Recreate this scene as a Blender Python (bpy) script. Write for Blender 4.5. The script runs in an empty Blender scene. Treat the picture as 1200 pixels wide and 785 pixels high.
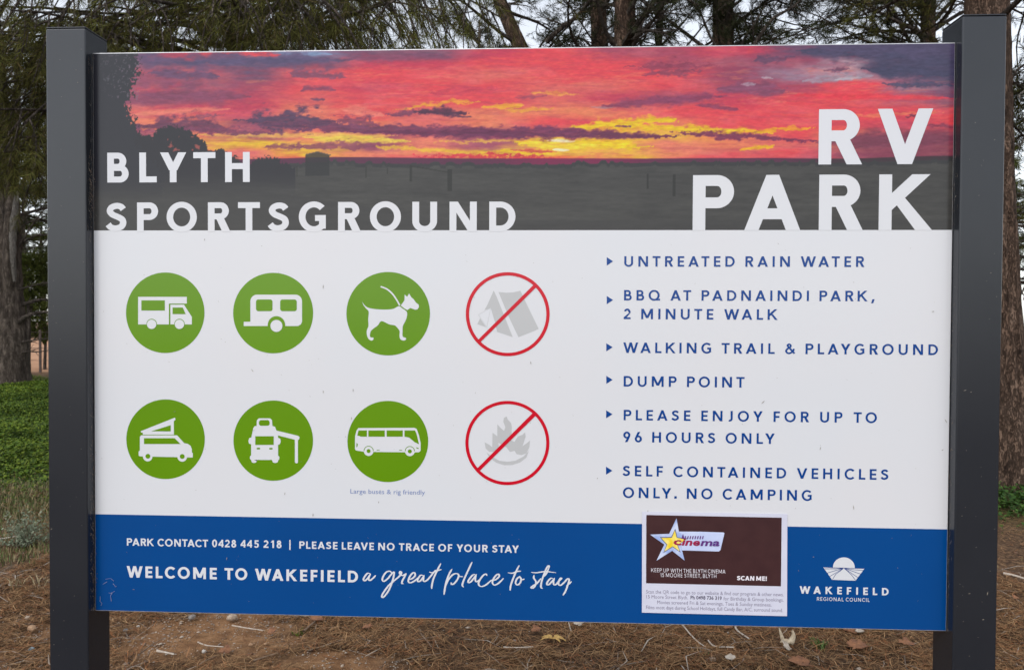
import bpy, math, random
import numpy as np
from mathutils import Matrix, Vector
from mathutils.geometry import delaunay_2d_cdt, tessellate_polygon

S = bpy.context.scene
COL = S.collection
rng = np.random.default_rng(7)
random.seed(7)

# ------------------------------------------------------------------ camera
FPX = 894.2                                    # focal length in photo pixels (1200 wide)
CX, CY, CZ = 0.0932, -1.8651, 1.5376           # the sign's front is the plane y = 0, ground z = 0
_rx, _ry, _rz = -0.01901 + math.pi / 2, -0.27275, 0.32111
CAMROT = Matrix.Rotation(_rz, 3, 'Z') @ Matrix.Rotation(_rx, 3, 'X') @ Matrix.Rotation(_ry, 3, 'Y')
cam_d = bpy.data.cameras.new('camera')
cam_d.sensor_width = 36.0
cam_d.lens = 36.0 * FPX / 1200.0
cam_d.clip_start, cam_d.clip_end = 0.05, 2000
cam_d.dof.use_dof = True; cam_d.dof.focus_distance = 1.9; cam_d.dof.aperture_fstop = 13.0
cam = bpy.data.objects.new('camera', cam_d)
cam.matrix_world = Matrix.Translation((CX, CY, CZ)) @ CAMROT.to_4x4()
COL.objects.link(cam)
S.camera = cam

# ------------------------------------------------------------------ world, sun, exposure
SUN_EL, SUN_AZ = math.radians(50), math.radians(205)      # behind the camera's left shoulder
w = bpy.data.worlds.new('World'); S.world = w; w.use_nodes = True
nt = w.node_tree; nt.nodes.clear()
sky = nt.nodes.new('ShaderNodeTexSky'); sky.sky_type = 'NISHITA'; sky.sun_disc = False
sky.sun_elevation = SUN_EL; sky.sun_rotation = SUN_AZ
sky.air_density = 1.0; sky.dust_density = 1.0; sky.ozone_density = 1.0
hs = nt.nodes.new('ShaderNodeHueSaturation'); hs.inputs['Saturation'].default_value = 0.28
bg = nt.nodes.new('ShaderNodeBackground'); bg.inputs['Strength'].default_value = 0.15
wo = nt.nodes.new('ShaderNodeOutputWorld')
nt.links.new(sky.outputs[0], hs.inputs['Color']); nt.links.new(hs.outputs[0], bg.inputs[0]); nt.links.new(bg.outputs[0], wo.inputs[0])
sun_d = bpy.data.lights.new('sun', 'SUN'); sun_d.energy = 0.55; sun_d.angle = math.radians(24); sun_d.color = (1.0, 0.96, 0.9)
sun = bpy.data.objects.new('sun', sun_d); COL.objects.link(sun)
_sd = Vector((math.sin(SUN_AZ) * math.cos(SUN_EL), math.cos(SUN_AZ) * math.cos(SUN_EL), math.sin(SUN_EL)))
sun.rotation_euler = (-_sd).to_track_quat('-Z', 'Y').to_euler()
S.view_settings.view_transform = 'Standard'; S.view_settings.look = 'None'
S.view_settings.exposure = 0.82; S.view_settings.gamma = 1.0
S.cycles.max_bounces = 6; S.cycles.transparent_max_bounces = 4

# ------------------------------------------------------------------ helpers: photo pixel -> place
def ray(px, py):
    return CAMROT @ Vector(((px - 600) / FPX, -(py - 392.5) / FPX, -1.0))
CAM = Vector((CX, CY, CZ))
def on_sign(px, py):                            # point of the sign's front plane, as (x, z)
    d = ray(px, py); t = -CY / d.y
    return (CX + d.x * t, CZ + d.z * t)
def on_ground(px, py, z=0.0):
    d = ray(px, py); t = (z - CZ) / d.z
    return Vector((CX + d.x * t, CY + d.y * t, z))
def away(px, py, y):                            # the point seen at px,py on the vertical plane at depth y
    d = ray(px, py); t = (y - CY) / d.y
    return CAM + d * t

# ------------------------------------------------------------------ helpers: objects
def prop(o, label=None, cat=None, group=None, kind=None):
    if label: o['label'] = label
    if cat: o['category'] = cat
    if group: o['group'] = group
    if kind: o['kind'] = kind
    return o
def empty(name, loc=(0, 0, 0), label=None, cat=None, group=None, rz=0):
    o = bpy.data.objects.new(name, None); COL.objects.link(o); o.location = loc; o.rotation_euler = (0, 0, rz)
    o.empty_display_size = 0.1
    return prop(o, label, cat, group)
def mesh_obj(name, verts, faces, mat, parent=None, smooth=False, loc=None, local=True):
    """faces: (n,3) / (n,4) array or a list of polygons. Verts are in the parent's space."""
    me = bpy.data.meshes.new(name)
    verts = np.asarray(verts, dtype=np.float32).reshape(-1, 3)
    if isinstance(faces, np.ndarray):
        n, k = faces.shape
        me.vertices.add(len(verts)); me.vertices.foreach_set('co', verts.ravel())
        me.loops.add(n * k); me.loops.foreach_set('vertex_index', faces.astype(np.int32).ravel())
        me.polygons.add(n); me.polygons.foreach_set('loop_start', np.arange(0, n * k, k, dtype=np.int32))
        me.update(calc_edges=True)
    else:
        me.from_pydata([tuple(map(float, v)) for v in verts], [], [tuple(f) for f in faces]); me.update()
    if smooth: me.polygons.foreach_set('use_smooth', np.ones(len(me.polygons), dtype=bool))
    if mat: me.materials.append(mat)
    o = bpy.data.objects.new(name, me); COL.objects.link(o)
    if parent: o.parent = parent
    if loc is not None: o.location = loc
    return o
def box_vf(x0, x1, y0, y1, z0, z1, bev=0.0):
    import bmesh
    bm = bmesh.new(); bmesh.ops.create_cube(bm, size=1.0)
    for v in bm.verts:
        v.co = Vector(((x0 + x1) / 2 + v.co.x * (x1 - x0), (y0 + y1) / 2 + v.co.y * (y1 - y0), (z0 + z1) / 2 + v.co.z * (z1 - z0)))
    if bev: bmesh.ops.bevel(bm, geom=bm.edges[:], offset=bev, segments=3, affect='EDGES', profile=0.5)
    vs = [v.co[:] for v in bm.verts]; fs = [[v.index for v in f.verts] for f in bm.faces]
    bm.free(); return vs, fs
def join(parts):
    V, F, n = [], [], 0
    for v, f in parts:
        V.append(np.asarray(v, float).reshape(-1, 3)); F.append(np.asarray(f) + n); n += len(V[-1])
    return np.concatenate(V), np.concatenate(F)

# ------------------------------------------------------------------ materials
def srgb(r, g, b):
    f = lambda c: (c / 255 / 12.92) if c / 255 <= 0.04045 else ((c / 255 + 0.055) / 1.055) ** 2.4
    return (f(r), f(g), f(b), 1.0)
def mat(name, col, rough=0.6, spec=0.5, metal=0.0, var=None, scale=8.0, bump=0.0, bscale=60.0, island=None, coords='Object', stretch=None, detail=6):
    """procedural principled: colour noise between col and var, optional per-island ramp, bump"""
    m = bpy.data.materials.new(name); m.use_nodes = True; n = m.node_tree.nodes; l = m.node_tree.links
    b = n['Principled BSDF']
    b.inputs['Roughness'].default_value = rough; b.inputs['Specular IOR Level'].default_value = spec; b.inputs['Metallic'].default_value = metal
    tc = n.new('ShaderNodeTexCoord'); src = tc.outputs[coords]
    if stretch:
        mp = n.new('ShaderNodeMapping'); mp.inputs['Scale'].default_value = stretch; l.new(src, mp.inputs[0]); src = mp.outputs[0]
    c = None
    if island:
        g = n.new('ShaderNodeNewGeometry'); r = n.new('ShaderNodeValToRGB'); l.new(g.outputs['Random Per Island'], r.inputs[0])
        while len(r.color_ramp.elements) < len(island): r.color_ramp.elements.new(0.5)
        for i, cc in enumerate(island):
            r.color_ramp.elements[i].position = i / (len(island) - 1); r.color_ramp.elements[i].color = (*cc[:3], 1)
        c = r.outputs[0]
    if var:
        t = n.new('ShaderNodeTexNoise'); t.inputs['Scale'].default_value = scale; t.inputs['Detail'].default_value = detail; l.new(src, t.inputs['Vector'])
        r2 = n.new('ShaderNodeValToRGB'); l.new(t.outputs[0], r2.inputs[0])
        r2.color_ramp.elements[0].position = 0.35; r2.color_ramp.elements[1].position = 0.65
        if c is None:
            r2.color_ramp.elements[0].color = (*col[:3], 1); r2.color_ramp.elements[1].color = (*var[:3], 1); c = r2.outputs[0]
        else:
            mx = n.new('ShaderNodeMix'); mx.data_type = 'RGBA'; mx.blend_type = 'MULTIPLY'; mx.inputs[0].default_value = 1.0
            r2.color_ramp.elements[0].color = (*var[:3], 1); r2.color_ramp.elements[1].color = (1, 1, 1, 1)
            l.new(c, mx.inputs[6]); l.new(r2.outputs[0], mx.inputs[7]); c = mx.outputs[2]
    if c is None: b.inputs['Base Color'].default_value = (*col[:3], 1)
    else: l.new(c, b.inputs['Base Color'])
    if bump:
        t = n.new('ShaderNodeTexNoise'); t.inputs['Scale'].default_value = bscale; t.inputs['Detail'].default_value = 5; l.new(src, t.inputs['Vector'])
        bn = n.new('ShaderNodeBump'); bn.inputs['Strength'].default_value = bump; bn.inputs['Distance'].default_value = 0.01
        l.new(t.outputs[0], bn.inputs['Height']); l.new(bn.outputs[0], b.inputs['Normal'])
    return m
def print_mat(name, rgb, rgb2=None, rough=0.22):
    c = srgb(*rgb); spec = .35; c2 = srgb(*(rgb2 or [max(0, v - 4) for v in rgb]))
    return mat(name, c, rough=rough, spec=spec, var=c2, scale=2.5, bump=0.012, bscale=9.0)
M = {}
M['white'] = print_mat('printed_white', (214, 216, 220), (216, 216, 219))
M['white_ink'] = print_mat('white_lettering', (216, 217, 222), (214, 216, 220))
M['blue'] = print_mat('printed_blue', (0, 67, 131), (0, 70, 136))
M['blue_ink'] = print_mat('blue_lettering', (6, 66, 138))
M['green'] = print_mat('printed_green', (94, 140, 6), (98, 144, 10))
M['red'] = print_mat('printed_red', (200, 8, 38))
M['grey'] = print_mat('printed_pale_grey', (188, 189, 190))
M['thin_blue'] = print_mat('thin_blue_lettering', (120, 138, 184))
M['navy_line'] = print_mat('logo_blue_line', (20, 60, 130))
M['edge'] = mat('panel_aluminium_edge', (0.62, 0.62, 0.63), rough=0.35, metal=0.4, var=(0.5, 0.5, 0.52), scale=30)
M['post'] = mat('charcoal_powder_coat', (0.015, 0.018, 0.024), rough=0.24, spec=0.5, var=(0.018, 0.021, 0.027), scale=4, bump=0.05, bscale=700)
M['post_in'] = M['post']
M['speck'] = mat('grime_speck', (0.20, 0.17, 0.14), rough=0.9, var=(0.3, 0.27, 0.22), scale=300)
M['web'] = mat('cobweb_fibre', (0.35, 0.28, 0.2), rough=0.9, island=[(0.45, 0.42, 0.38), (0.3, 0.17, 0.08), (0.2, 0.18, 0.15)])
M['paper'] = mat('laminated_paper', srgb(212, 213, 228), rough=0.3, var=srgb(207, 208, 224), scale=20, bump=0.03, bscale=30)
M['maroon'] = mat('poster_maroon_print', srgb(60, 34, 37), rough=0.3, var=srgb(66, 39, 41), scale=30)
M['poster_white'] = mat('poster_white_print', srgb(232, 228, 234), rough=0.35, var=srgb(226, 222, 230), scale=40)
M['serif'] = mat('poster_grey_print', srgb(138, 132, 152), rough=0.4, var=srgb(128, 122, 145), scale=60)
M['serif_bold'] = mat('poster_dark_print', srgb(92, 86, 108), rough=0.4, var=srgb(84, 80, 100), scale=60)
M['star_out'] = mat('poster_lilac_star', srgb(205, 214, 238), rough=0.35, var=srgb(150, 172, 224), scale=45, coords='Object')
M['star_line'] = mat('poster_slate_line', srgb(84, 92, 130), rough=0.35, var=srgb(96, 104, 140), scale=60)
M['star_in'] = mat('poster_yellow_star', srgb(238, 206, 30), rough=0.35, var=srgb(248, 232, 130), scale=60)
M['band'] = mat('poster_blue_band', srgb(188, 200, 236), rough=0.35, var=srgb(206, 216, 243), scale=20)
M['cinema_red'] = mat('poster_crimson_print', srgb(160, 22, 70), rough=0.35, var=srgb(150, 26, 74), scale=80)
M['cinema_purple'] = mat('poster_violet_print', srgb(88, 48, 130), rough=0.35, var=srgb(100, 50, 120), scale=80)

# ------------------------------------------------------------------ flat print on the sign
SIGN = empty('sign_board', (0, 0, 0), 'large park sign with sunset banner and blue band between two charcoal posts', 'sign')
def P(px, py): return on_sign(px, py)
def flat(name, polys, m, layer, parent, triangles=None):
    """polygons in the sign plane (x, z); each printed layer 0.25 mm proud of the one below"""
    y = -0.0004 - 0.00022 * layer
    if polys and len(polys) > 1 and name in ('symbol_window', 'symbol_wheel'):
        for p in polys: flat(name, [p], m, layer, parent)
        return None
    if triangles is None and len(polys) > 1:
        vs, fs = union([[(a * 10, b * 10) for a, b in p] for p in polys])
        V = [(a / 10, y, b / 10) for a, b in vs]; F = [[q[0], q[i], q[i + 1]] for q in fs for i in range(1, len(q) - 1)]
    elif triangles is None:
        V, F = [], []
        for p in polys:
            t = tessellate_polygon([[Vector((a, b, 0)) for a, b in p]])
            n = len(V); V += [(a, y, b) for a, b in p]; F += [[i + n for i in q] for q in t]
    else:
        V = [(a, y, b) for a, b in triangles[0]]; F = triangles[1]
    # orient towards the reader (-y)
    V = np.array(V, float); F = np.array(F, int)
    a, b, c = V[F[:, 0]], V[F[:, 1]], V[F[:, 2]]
    nrm = np.cross(b - a, c - a)[:, 1]
    F[nrm > 0] = F[nrm > 0][:, ::-1]
    return mesh_obj(name, V, F, m, parent)
def union(polys):
    """exact union of overlapping simple convex polygons as triangles"""
    V, Fc = [], []
    for p in polys:
        ar = sum(p[i - 1][0] * p[i][1] - p[i][0] * p[i - 1][1] for i in range(len(p)))
        if ar < 0: p = p[::-1]
        n = len(V); V += [Vector(q) for q in p]; Fc.append(list(range(n, n + len(p))))
    r = delaunay_2d_cdt(V, [], Fc, 1, 1e-5)
    vs, fs, of = r[0], r[2], r[5]
    return [tuple(v) for v in vs], [list(f) for f, o in zip(fs, of) if len(o)]

# stroke alphabet, cap height 1 -----------------------------------------------------------
def arc(cx, cy, rx, ry, a0, a1, w, h=None, n=None):
    h = h or w
    n = n or max(6, int(abs(a1 - a0) / 9)); out = []
    A = [math.radians(a0 + (a1 - a0) * i / n) for i in range(n + 1)]
    for p, q in zip(A[:-1], A[1:]):
        out.append([(cx + rx * math.cos(p), cy + ry * math.sin(p)), (cx + rx * math.cos(q), cy + ry * math.sin(q)),
                    (cx + (rx - w) * math.cos(q), cy + (ry - h) * math.sin(q)), (cx + (rx - w) * math.cos(p), cy + (ry - h) * math.sin(p))])
    return out
def R(x0, x1, y0, y1): return [[(x0, y0), (x1, y0), (x1, y1), (x0, y1)]]
def dg(x0, y0, x1, y1, t): return [[(x0, y0), (x0 + t, y0), (x1 + t, y1), (x1, y1)]]
def path(pts, w, cap=True):
    """constant-width polyline as overlapping quads and round joints"""
    out = []
    for i in range(len(pts) - 1):
        (x0, y0), (x1, y1) = pts[i], pts[i + 1]; L = math.hypot(x1 - x0, y1 - y0)
        if L < 1e-9: continue
        w0 = w[i] if hasattr(w, '__len__') else w; w1 = w[i + 1] if hasattr(w, '__len__') else w
        nx, ny = -(y1 - y0) / L / 2, (x1 - x0) / L / 2
        out.append([(x0 + nx * w0, y0 + ny * w0), (x0 - nx * w0, y0 - ny * w0), (x1 - nx * w1, y1 - ny * w1), (x1 + nx * w1, y1 + ny * w1)])
        if i > 0 or cap:
            out.append([(x0 + w0 / 2 * math.cos(k * math.pi / 4), y0 + w0 / 2 * math.sin(k * math.pi / 4)) for k in range(8)])
    return out
def bowl(x0, W, y0, y1, w, h):      # D-like bowl from x0 to W
    r = (y1 - y0) / 2; xs = max(x0, W - r * 1.02); rx = W - xs
    return R(x0, xs + .003, y1 - h, y1) + R(x0, xs + .003, y0, y0 + h) + arc(xs, y0 + r, rx, r, -90, 90, w, h)
def spline(pts, n=6):
    out = []; P_ = [pts[0]] + list(pts) + [pts[-1]]
    for i in range(1, len(P_) - 2):
        p0, p1, p2, p3 = P_[i - 1:i + 3]
        for k in range(n):
            t = k / n
            out.append(tuple(0.5 * (2 * b + (c - a) * t + (2 * a - 5 * b + 4 * c - d) * t * t + (-a + 3 * b - 3 * c + d) * t ** 3) for a, b, c, d in zip(p0, p1, p2, p3)))
    out.append(tuple(pts[-1])); return out
def ribbon(pts, w, h=None):
    """smooth stroke with butt ends; pts on the centre line"""
    s = spline(pts, 7); out = []; N = []
    for i in range(len(s)):
        a = s[max(0, i - 1)]; b = s[min(len(s) - 1, i + 1)]; dx, dy = b[0] - a[0], b[1] - a[1]; L = math.hypot(dx, dy) or 1
        N.append((-dy / L * w / 2, dx / L * (h or w) / 2))
    for i in range(len(s) - 1):
        p, q, m_, n_ = s[i], s[i + 1], N[i], N[i + 1]
        out.append([(p[0] + m_[0], p[1] + m_[1]), (p[0] - m_[0], p[1] - m_[1]), (q[0] - n_[0], q[1] - n_[1]), (q[0] + n_[0], q[1] + n_[1])])
    return out
def glyph(c, w):
    h = w * .86; k = w * 1.08
    if c == 'A':
        W = 1.0; t = w * 1.12; tw = w * 1.0
        m_ = (W - tw) / 2
        f = lambda y: m_ * y          # left outer edge
        return [[(0, 0), (t, 0), (W / 2 + .002, (W / 2 - t) / m_), (W / 2 + .002, 1), (m_, 1)]] + [[(W, 0), (W - m_, 1), (W / 2 - .002, 1), (W / 2 - .002, (W / 2 - t) / m_), (W - t, 0)]] + R(f(.2) + t * .5, W - f(.2) - t * .5, .2, .2 + h), W, 'dd'
    if c == 'B': return R(0, w, 0, 1) + bowl(w * .5, .66, .5 - h * .38, 1, w, h) + bowl(w * .5, .74, 0, .5 + h * .45, w, h), .74, 'sr'
    if c == 'C': return arc(.52, .5, .52, .52, 42, 318, w, h, 30), .88, 'ro'
    if c == 'D': return R(0, w, 0, 1) + bowl(w * .5, .88, 0, 1, w, h), .88, 'sr'
    if c == 'E': return R(0, w, 0, 1) + R(w * .5, .62, 0, h) + R(w * .5, .62, 1 - h, 1) + R(w * .5, .58, .5 - h / 2, .5 + h / 2), .62, 'so'
    if c == 'F': return R(0, w, 0, 1) + R(w * .5, .59, 1 - h, 1) + R(w * .5, .55, .48 - h / 2, .48 + h / 2), .59, 'so'
    if c == 'G': return arc(.52, .5, .52, .52, 45, 300, w, h, 30) + arc(.52, .5, .52, .52, 300, 318, w, h, 4) + R(.93 - w, .93, .1, .56) + R(.56, .93 - w * .5, .56 - h, .56), .93, 'rs'
    if c == 'H': return R(0, w, 0, 1) + R(.84 - w, .84, 0, 1) + R(w * .5, .84 - w * .5, .53 - h / 2, .53 + h / 2), .84, 'ss'
    if c == 'I': return R(0, w, 0, 1), w, 'ss'
    if c == 'J': return R(.5 - w, .5, .25, 1) + arc(.5 - .27, .25, .27, .265, 0, -120, w, h), .5, 'os'
    if c == 'K': t = k * 1.3; t2 = k * 1.2; a = w * .9; m_ = .95; return R(0, w, 0, 1) + [[(a, 1 - m_ * (.9 - t - a)), (.9 - t, 1), (.9, 1), (a, 1 - m_ * (.9 - a))]] + [[(.44 - t2 * .8, .6), (.44, .6), (.94, 0), (.94 - t2, 0)]], .94, 'sd'
    if c == 'L': return R(0, w, 0, 1) + R(w * .5, .6, 0, h), .6, 'sL'
    if c == 'M': 
        W = 1.12; t = w * 1.05
        return R(0, w, 0, 1) + R(W - w, W, 0, 1) + dg(W / 2 - t / 2, .12, 0, 1, t * 1.12) + dg(W / 2 - t / 2, .12, W - t * 1.12, 1, t * 1.12), W, 'ss'
    if c == 'N': return R(0, w, 0, 1) + R(.92 - w, .92, 0, 1) + dg(.92 - w * 1.22, 0, 0, 1, w * 1.22), .92, 'ss'
    if c == 'O': return arc(.53, .5, .53, .52, 0, 360, w, h, 44), 1.06, 'rr'
    if c == 'P': return R(0, w, 0, 1) + bowl(w * .5, .74, .40, 1, w, h), .74, 'sP'
    if c == 'Q': return arc(.53, .5, .53, .52, 0, 360, w, h, 40) + R(.6, 1.1, 0, h) , 1.1, 'rr'
    if c == 'R': return R(0, w, 0, 1) + bowl(w * .5, .73, .42, 1, w, h) + dg(.78 - k * 1.12, 0, .26, .5, k * 1.12), .78, 'sd'
    if c == 'S':
        c_ = [(.615 - .035, .80), (.50, .9 - .0), (.345, .935), (.17, .87), (.11, .73), (.2, .6), (.36, .52), (.53, .42), (.575, .27), (.5, .13), (.31, .065), (.14, .11), (.045, .22)]
        s_ = (w - .13) / 2
        c2 = [(x, .5 + (y - .5) * (1 - (w - .13) * 1.1)) for x, y in c_]
        return ribbon(c2, w * .98, h * 1.02), .68, 'rr'
    if c == 'T': return R(0, .76, 1 - h, 1) + R(.38 - w / 2, .38 + w / 2, 0, 1), .76, 'TT'
    if c == 'U': return R(0, w, .34, 1) + R(.84 - w, .84, .34, 1) + arc(.42, .35, .42, .365, 180, 360, w, h, 22), .84, 'ss'
    if c == 'V':
        W = .98; t = k * 1.05; return dg((W - t) / 2, 0, 0, 1, t) + dg((W - t) / 2, 0, W - t, 1, t), W, 'VV'
    if c == 'W':
        W = 1.42; t = k * .98; a = W * .29 - t / 2; b = W * .71 - t / 2; m_ = W / 2 - t / 2
        return dg(a, 0, 0, 1, t) + dg(a, 0, m_, 1, t) + dg(b, 0, m_, 1, t) + dg(b, 0, W - t, 1, t), W, 'VV'
    if c == 'X': return dg(0, 0, .86 - k * 1.1, 1, k * 1.1) + dg(.86 - k * 1.1, 0, 0, 1, k * 1.1), .86, 'dd'
    if c == 'Y':
        W = .9; t = k * 1.12; return R(W / 2 - w / 2, W / 2 + w / 2, 0, .46) + dg(W / 2 - t / 2, .40, 0, 1, t) + dg(W / 2 - t / 2, .40, W - t, 1, t), W, 'VV'
    if c == '0': return arc(.34, .5, .34, .515, 0, 360, w, h, 32), .68, 'rr'
    if c == '1': return R(.24, .24 + w, 0, 1) + dg(.0, .72, .24, 1, w * 1.0), .24 + w, 'os'
    if c == '2':
        return arc(.33, .69, .32, .32, 165, -22, w, h, 18) + dg(0, h * .6, .345, .53, w * 1.3)[:0] + [[(0, h), (w * 1.38, h), (.64, .585), (.645 - w * 1.02, .555)]] + R(0, .66, 0, h), .66, 'oo'
    if c == '3': return arc(.3, .73, .29, .28, 150, -85, w, h, 16) + arc(.3, .29, .33, .3, 92, -150, w, h, 18), .63, 'rr'
    if c == '4': return R(.42, .42 + w, 0, 1) + R(0, .7, .2, .2 + h) + [[(0, .2 + h), (w * 1.15, .2 + h), (.42 + w * .5, .86), (.42 + w * .2, 1)]], .7, 'dd'
    if c == '5': return R(.1, .6, 1 - h, 1) + R(.08, .08 + w * .9, .48, 1) + arc(.29, .33, .35, .34, 118, -150, w, h, 22), .64, 'rr'
    if c == '6': return arc(.34, .32, .34, .335, 0, 360, w, h, 30) + [[(.02, .43), (.02 + w * 1.0, .42), (.52, 1), (.52 - w * 1.2, 1)]], .68, 'rr'
    if c == '9': return arc(.34, .68, .34, .335, 0, 360, w, h, 30) + [[(.66, .57), (.66 - w * 1.0, .58), (.16, 0), (.16 + w * 1.2, 0)]], .68, 'rr'
    if c == '8': return arc(.33, .75, .28, .265, 0, 360, w, h, 26) + arc(.33, .29, .33, .31, 0, 360, w, h, 28), .66, 'rr'
    if c == '&':
        return ribbon([(.88, .05), (.62, .33), (.36, .62), (.22, .8), (.36, .93), (.52, .8), (.42, .62), (.2, .48), (.09, .3), (.17, .13), (.36, .065), (.6, .16), (.76, .34), (.82, .5)], w * .92, h * .92), .92, 'rr'
    if c == '.': return R(0, w * 1.15, 0, w * 1.15), w * 1.15, 'oo'
    if c == ',': return dg(-.04, -.18, .08, w * 1.0, w * 1.0), w * 1.3, 'oo'
    if c == '!': return R(0, w, .34, 1) + R(0, w, 0, w), w, 'ss'
    if c == '|': return R(0, w * .75, -.22, 1.08), w * .75, 'ss'
    raise KeyError(c)
BEAR = {'s': .09, 'r': .055, 'o': .045, 'd': .012, 'L': .0, 'P': .0, 'T': .015, 'V': .0}
KERN = {}
for _p in ('AT', 'TA', 'AV', 'VA', 'AY', 'YA', 'LY', 'LT', 'AW', 'WA', 'FA'): KERN[_p] = -.11
for _p in ('PA', 'YO', 'TO', 'RY', 'LO', 'KO', 'AC', 'AG', 'KI', 'RK', '44', 'Y.'): KERN[_p] = -.05
_gc = {}
def g_union(c, w):
    key = (c, round(w, 4))
    if key not in _gc:
        pl, W, b = glyph(c, w); vs, fs = union(pl); _gc[key] = (np.array(vs), np.array([[f[0], f[i], f[i + 1]] for f in fs for i in range(1, len(f) - 1)]), W, b)
    return _gc[key]
def lettering(name, runs, m, layer, parent, weight=.19, space=.36, slant=0.0, narrow=1.0):
    """runs: (text, x0, yb0, x1, yb1, cap) in photo pixels, laid out in the sign's own plane"""
    V, F, n = [], [], 0; split = parent is not LG if 'LG' in globals() else True
    for text, x0, y0, x1, y1, cap in runs:
        A = P(x0, y0); B = P(x1, y1); zb = (A[1] + B[1]) / 2
        ch = ((P(x0, y0 - cap)[1] - A[1]) + (P(x1, y1 - cap)[1] - B[1])) / 2
        Wt = (B[0] - A[0]) / ch / narrow
        pen = 0; pos = []; gaps = 0; prev = None
        for c in text:
            if c == ' ': pen += space; gaps += 2; prev = None; pos.append(None); continue
            vs, fs, gw, b = g_union(c, weight)
            if pos:
                if prev: pen += BEAR[pb[1]] + BEAR[b[0]] + KERN.get(prev + c, 0); gaps += 1
                else: pen += 0
            pos.append((pen, gaps)); pen += gw; prev = c; pb = b
        tr = (Wt - pen) / max(1, gaps)
        for c, q in zip(text, pos):
            if q is None: continue
            vs, fs, gw, b = g_union(c, weight)
            xx = A[0] + (vs[:, 0] + slant * vs[:, 1] + q[0] + q[1] * tr) * ch * narrow; zz = zb + vs[:, 1] * ch
            V.append(np.stack([xx, zz], 1)); F.append(fs + n); n += len(vs)
    if split:                                   # every letter an object of its own under its line
        e_ = empty(name, (0, 0, 0)); e_.parent = parent; n = 0
        for v_, f_ in zip(V, F): flat('letter', None, m, layer, e_, (v_, f_ - n)); n += len(v_)
        return e_
    return flat(name, None, m, layer, parent, (np.concatenate(V), np.concatenate(F)))

# ------------------------------------------------------------------ the sign: panel, posts
PX0, PX1, PZ0, PZ1 = -1.05, 1.05, 0.80, 2.2007
v, f = box_vf(PX0 + .0006, PX1 - .0006, 0.0, 0.028, PZ0, PZ1, 0.0012)
panel = mesh_obj('panel', v, f, M['edge'], SIGN)
zb = PZ0 + 0.95876; zl = PZ0 + 0.24536; IN = 0.0022
def rect_plate(name, x0, x1, z0, z1, m, layer):
    return flat(name, [[(x0, z0), (x1, z0), (x1, z1), (x0, z1)]], m, layer, SIGN)
rect_plate('white_field', PX0 + IN, PX1 - IN, zl, zb, M['white'], 0)
rect_plate('blue_band', PX0 + IN, PX1 - IN, PZ0 + .0018, zl, M['blue'], 0)
def make_post(x0, x1):
    ps = empty('post', (0, 0, 0)); ps.parent = SIGN
    v, f = box_vf(x0, x1, -.0289, -.0289 + .0954, -.25, 2.2515, .0035)
    body = mesh_obj('post_tube', v, f, M['post'], ps, smooth=False)
    v, f = box_vf(x0 + .0004, x1 - .0004, -.0285, .0661, 2.2519, 2.2553, .0012)
    mesh_obj('cap', v, f, M['post'], ps)
    return ps
make_post(-1.15, -1.0502); make_post(1.0502, 1.15)
# rear frame of the panel (seen from the side only)
v1, f1 = box_vf(PX0 + .002, PX1 - .002, .0285, .055, PZ0 + .12, PZ0 + .16); v2, f2 = box_vf(PX0 + .002, PX1 - .002, .0285, .055, PZ1 - .16, PZ1 - .12)
mesh_obj('rear_rail', v1, f1, M['post'], SIGN); mesh_obj('rear_rail', v2, f2, M['post'], SIGN)

# ------------------------------------------------------------------ noise helpers (numpy)
def vnoise(x, y, seed=0):
    xi = np.floor(x).astype(np.int64); yi = np.floor(y).astype(np.int64); xf = x - xi; yf = y - yi
    def h(a, b):
        n = (a * 374761393 + b * 668265263 + seed * 982451653) & 0x7fffffff
        n = ((n ^ (n >> 13)) * 1274126177) & 0x7fffffff
        return ((n ^ (n >> 16)) & 0xffff) / 65535.0
    u = xf * xf * (3 - 2 * xf); v_ = yf * yf * (3 - 2 * yf)
    return (h(xi, yi) * (1 - u) + h(xi + 1, yi) * u) * (1 - v_) + (h(xi, yi + 1) * (1 - u) + h(xi + 1, yi + 1) * u) * v_
def fbm(x, y, o=5, seed=0):
    s = 0; a = .5; t = 0
    for i in range(o):
        s = s + a * vnoise(x * 2 ** i + 13.7 * i, y * 2 ** i + 7.1 * i, seed + i); t += a; a *= .55
    return s / t
def sstep(a, b, x):
    t = np.clip((x - a) / (b - a), 0, 1); return t * t * (3 - 2 * t)

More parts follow.
